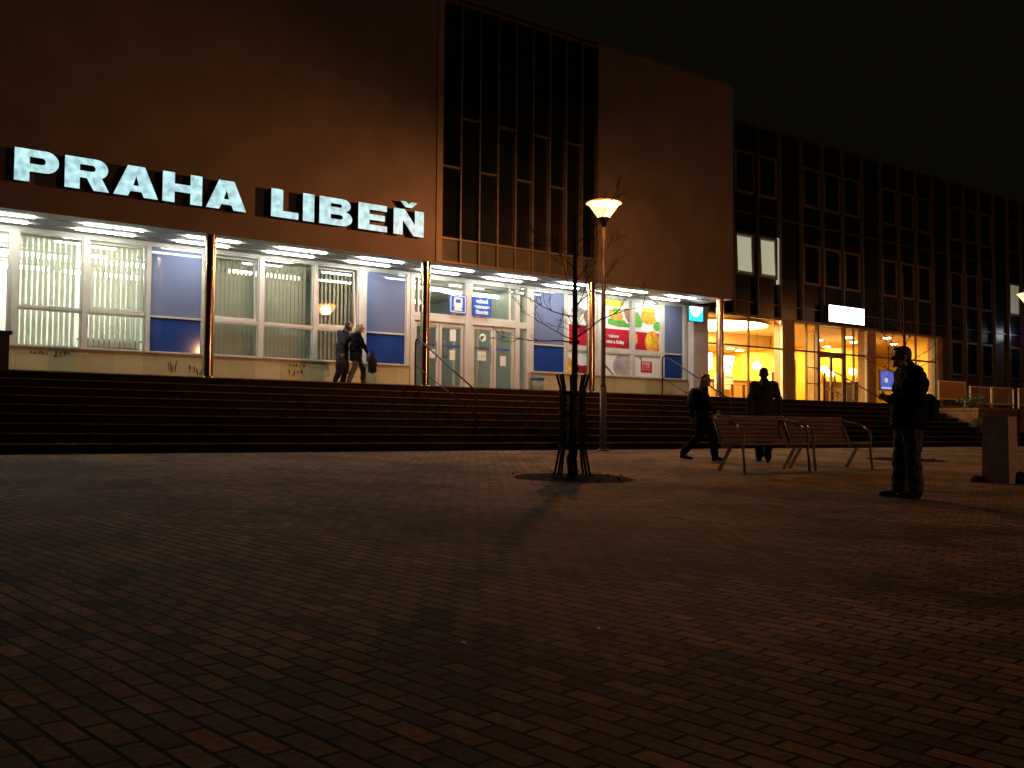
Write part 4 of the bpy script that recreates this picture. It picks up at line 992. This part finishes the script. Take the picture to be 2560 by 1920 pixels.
    q.ell(P['chest']+V((0,-.01,-.01)), (.185*B,.135*B,.20)); q.ell(P['waist'], (.17*B,.13*B,.18)); q.ell(P['chest']+V((0,-.02,.10)), (.17*B,.11*B,.10))
    z = P['waist'].z
    while z > coat_len:
        f = (P['waist'].z - z); q.ell((P['pelvis'].x, P['pelvis'].y, z), ((.172+coat_flare*f)*B, (.132+coat_flare*f*.8)*B, .07)); z -= .05
    q.limb(P['neck']-V((0,0,.04)), P['neck']+V((0,-.012,.05)), .088, .070)
    for s in 'LR':
        q.limb(P['chest']+V((0,0,.11)), P['sh'+s], .085*B, .072*B); q.limb(P['sh'+s], P['el'+s], .07*B, .058*B); q.limb(P['el'+s], P['wr'+s], .056*B, .042)
    me = fused(q, .011, 3, .06); me.materials.clear(); me.materials.append(M[coat]); obj('jacket', me, None, t)
    # hair
    q = MB()
    q.ell(HR((0,-.018,.036)), (.080,.093,.090), Z); q.ell(HR((0,-.045,-.005)), (.074,.062,.085), Z)
    q.ell(HR((0,.045,.086)), (.055,.04,.024), Z)
    if hair_kind == 'long':
        q.ell(HR((0,-.07,-.08)), (.09,.068,.13), Z); q.ell(HR((0,-.10,-.17)), (.098,.06,.12), Z); q.ell(HR((0,-.125,-.25)), (.085,.045,.09), Z); q.ell(HR((.03,-.14,-.30)), (.04,.03,.08), Z)
        for s in (-1,1): q.ell(HR((s*.078,-.015,-.06)), (.024,.05,.12), Z)
    me = fused(q, .009, 2, .022); me.materials.clear(); me.materials.append(M[hair]); obj('hair', me, None, t)
    return t, P
ang_left = math.atan2(-.799, .602)     # turn +Y to the picture's left in profile: direction (-.799,.602)
def face(dx, dy): return math.atan2(-dx, dy)
pA = (10.57, 6.44)
make_person('person in dark jacket and faded jeans standing in profile, hands raised before the chest', (pA[0],pA[1],gz(pA[1])), face(-.80,.60),
  dict(chest=(0,-.015,1.28), neck=(0,.01,1.47), head=(0,.075,1.625), waist=(0,-.02,1.08), elL=(-.23,-.02,1.12), wrL=(-.12,.22,1.15), elR=(.23,-.01,1.12), wrR=(.10,.20,1.13), kneeL=(-.10,.0,.5), ankL=(-.11,-.03,.09), kneeR=(.09,.06,.5), ankR=(.10,.07,.09), curl=.8),
  coat='black_cloth', coat_len=.80, legs='jeans', bulk=1.42, coat_flare=.08, baggy=1.22)
pB = (15.21, 12.25)
make_person('person seen from behind in a greyish open coat walking towards the steps', (pB[0],pB[1],gz(pB[1])), face(.70,.72),
  dict(elL=(-.26,-.03,1.14), wrL=(-.285,.04,.89), elR=(.26,-.03,1.14), wrR=(.285,.04,.89), kneeL=(-.07,.10,.52), ankL=(-.07,.12,.10), kneeR=(.07,-.02,.5), ankR=(.05,-.12,.09), curl=.5),
  coat='brown_cloth', coat_len=.66, legs='black_cloth', bulk=1.08, coat_flare=.12, scale=1.03)
pC = (14.15, 12.85)
make_person('person with long blond hair and dark clothes walking past the benches', (pC[0],pC[1],gz(pC[1])), face(.88,-.47),
  dict(chest=(0,.02,1.28), neck=(0,.04,1.47), head=(0,.08,1.62), elL=(-.24,-.12,1.14), wrL=(-.22,-.12,.89), elR=(.24,.0,1.12), wrR=(.20,.20,.98), hipL=(-.09,0,.9), hipR=(.09,0,.9),
       kneeL=(-.08,-.04,.49), ankL=(-.08,-.36,.14), toeL=(-.09,-.22,.05), kneeR=(.08,.20,.50), ankR=(.09,.24,.09), curl=.4),
  coat='black_cloth', coat_len=.78, legs='black_cloth', hair='hair_blond', hair_kind='long', bulk=1.05, scale=.94)
q = MB(); q.ell((0,0,0), (.15,.10,.21)); q.ell((0,-.05,-.06), (.12,.07,.12)); me = fused(q, .015, 2); me.materials.append(M['bag'])
o = obj('backpack', me, None); dC = V((.88,-.47,0)); p = V((pC[0],pC[1],0)) - dC*.165; o.location = (p.x,p.y,gz(p.y)+1.16); o.rotation_euler = (0,0,face(.88,-.47)); tag(o, 'dark backpack on the walking blond person', 'backpack')
q = MB(); q.ell((0,0,0), (.17,.10,.17)); q.box(-.14,.14,-.08,.06,-.14,.1); me = fused(q, .015, 3); me.materials.append(M['bag'])
o = obj('shoulder_bag', me, None); p = V((pA[0],pA[1],0)) - V((-.80,.60,0))*.22; o.location = (p.x,p.y,gz(p.y)+1.03); o.rotation_euler = (.12,0,face(-.80,.60)); tag(o, 'dark shoulder bag behind the hip of the standing man', 'bag')
pD = (11.55, 22.35)
make_person('person in a long dark grey coat walking along the terrace, left of a blond companion', (pD[0],pD[1],ZT), face(.95,-.12),
  dict(chest=(0,.05,1.27), neck=(0,.11,1.45), head=(0,.17,1.60), waist=(0,.0,1.08), elL=(-.25,.05,1.12), wrL=(-.24,.12,.92), elR=(.25,-.10,1.12), wrR=(.26,-.10,.86), kneeL=(-.08,.12,.5), ankL=(-.08,.05,.09), kneeR=(.08,-.05,.48), ankR=(.08,-.22,.12), curl=.7),
  coat='grey_cloth', coat_len=.60, legs='black_cloth', bulk=1.22, scale=.945)
pE = (11.78, 22.05)
make_person('person with long blond hair and a short black coat walking along the terrace', (pE[0],pE[1],ZT), face(.92,-.25),
  dict(chest=(0,.03,1.28), neck=(0,.06,1.47), head=(0,.10,1.62), elL=(-.25,.02,1.12), wrL=(-.24,.14,.95), elR=(.25,.12,1.14), wrR=(.25,.24,.93), kneeL=(-.08,.22,.5), ankL=(-.08,.24,.09), kneeR=(.08,-.06,.5), ankR=(.08,-.22,.1), curl=.8),
  coat='black_cloth', coat_len=.70, legs='khaki', hair='hair_blond', hair_kind='long', bulk=1.28, scale=.90, turn=R(-15))
def carried(name, label, c, r, rz):
    q = MB(); q.ell((0,0,0), r); q.box(-r[0]*.8,r[0]*.8,-r[1]*.7,r[1]*.7,-r[2]*.85,r[2]*.5); me = fused(q, .018, 3); me.materials.append(M['bag'])
    t = empty(name, label, 'bag', c, rz); obj('sack', me, None, t)
    h = MB(); h.tube([(-r[0]*.5,0,r[2]*.6),(-r[0]*.25,0,r[2]*1.35),(r[0]*.25,0,r[2]*1.35),(r[0]*.5,0,r[2]*.6)], .012, 6); obj('strap', h, M['bag'], t)
carried('carried_bag', 'big dark travel bag carried by the grey coated person', (11.42, 22.08, ZT+.47), (.19,.10,.20), 0)
carried('carried_bag', 'tall dark bag in the hand of the blond person on the terrace', (12.10, 21.80, ZT+.55), (.12,.08,.24), 0)

# ------------------------------------------------------------------ night sky
W = bpy.data.worlds.new('World'); S.world = W; W.use_nodes = True
nt = W.node_tree; bg = nt.nodes['Background']
bg.inputs[0].default_value = (.0062,.0050,.0036,1); bg.inputs[1].default_value = .55

# ------------------------------------------------------------------ camera
yaw, pit, rol = R(53.0), R(2.57), R(.46)
f0 = V((cos(yaw), sin(yaw), 0)); r0 = V((sin(yaw), -cos(yaw), 0)); u0 = V((0,0,1))
fw = f0*cos(pit) + u0*sin(pit); up = u0*cos(pit) - f0*sin(pit)
rt = r0*cos(rol) + up*sin(rol); up2 = up*cos(rol) - r0*sin(rol)
cd = bpy.data.cameras.new('camera'); cam = bpy.data.objects.new('camera', cd); C.objects.link(cam)
cam.matrix_world = Matrix(((rt.x,up2.x,-fw.x,0),(rt.y,up2.y,-fw.y,0),(rt.z,up2.z,-fw.z,.93),(0,0,0,1)))
cd.sensor_width = 36; cd.lens = 36*2500/2560; cd.clip_end = 500; cd.clip_start = .05
S.camera = cam
S.view_settings.view_transform = 'Standard'; S.view_settings.look = 'None'; S.view_settings.exposure = 0; S.view_settings.gamma = 1
S.render.engine = 'CYCLES'
S.cycles.use_denoising = True
S.cycles.max_bounces = 6; S.cycles.diffuse_bounces = 3; S.cycles.glossy_bounces = 4; S.cycles.transparent_max_bounces = 12
S.cycles.sample_clamp_indirect = 6
S.cycles.caustics_reflective = False; S.cycles.caustics_refractive = False
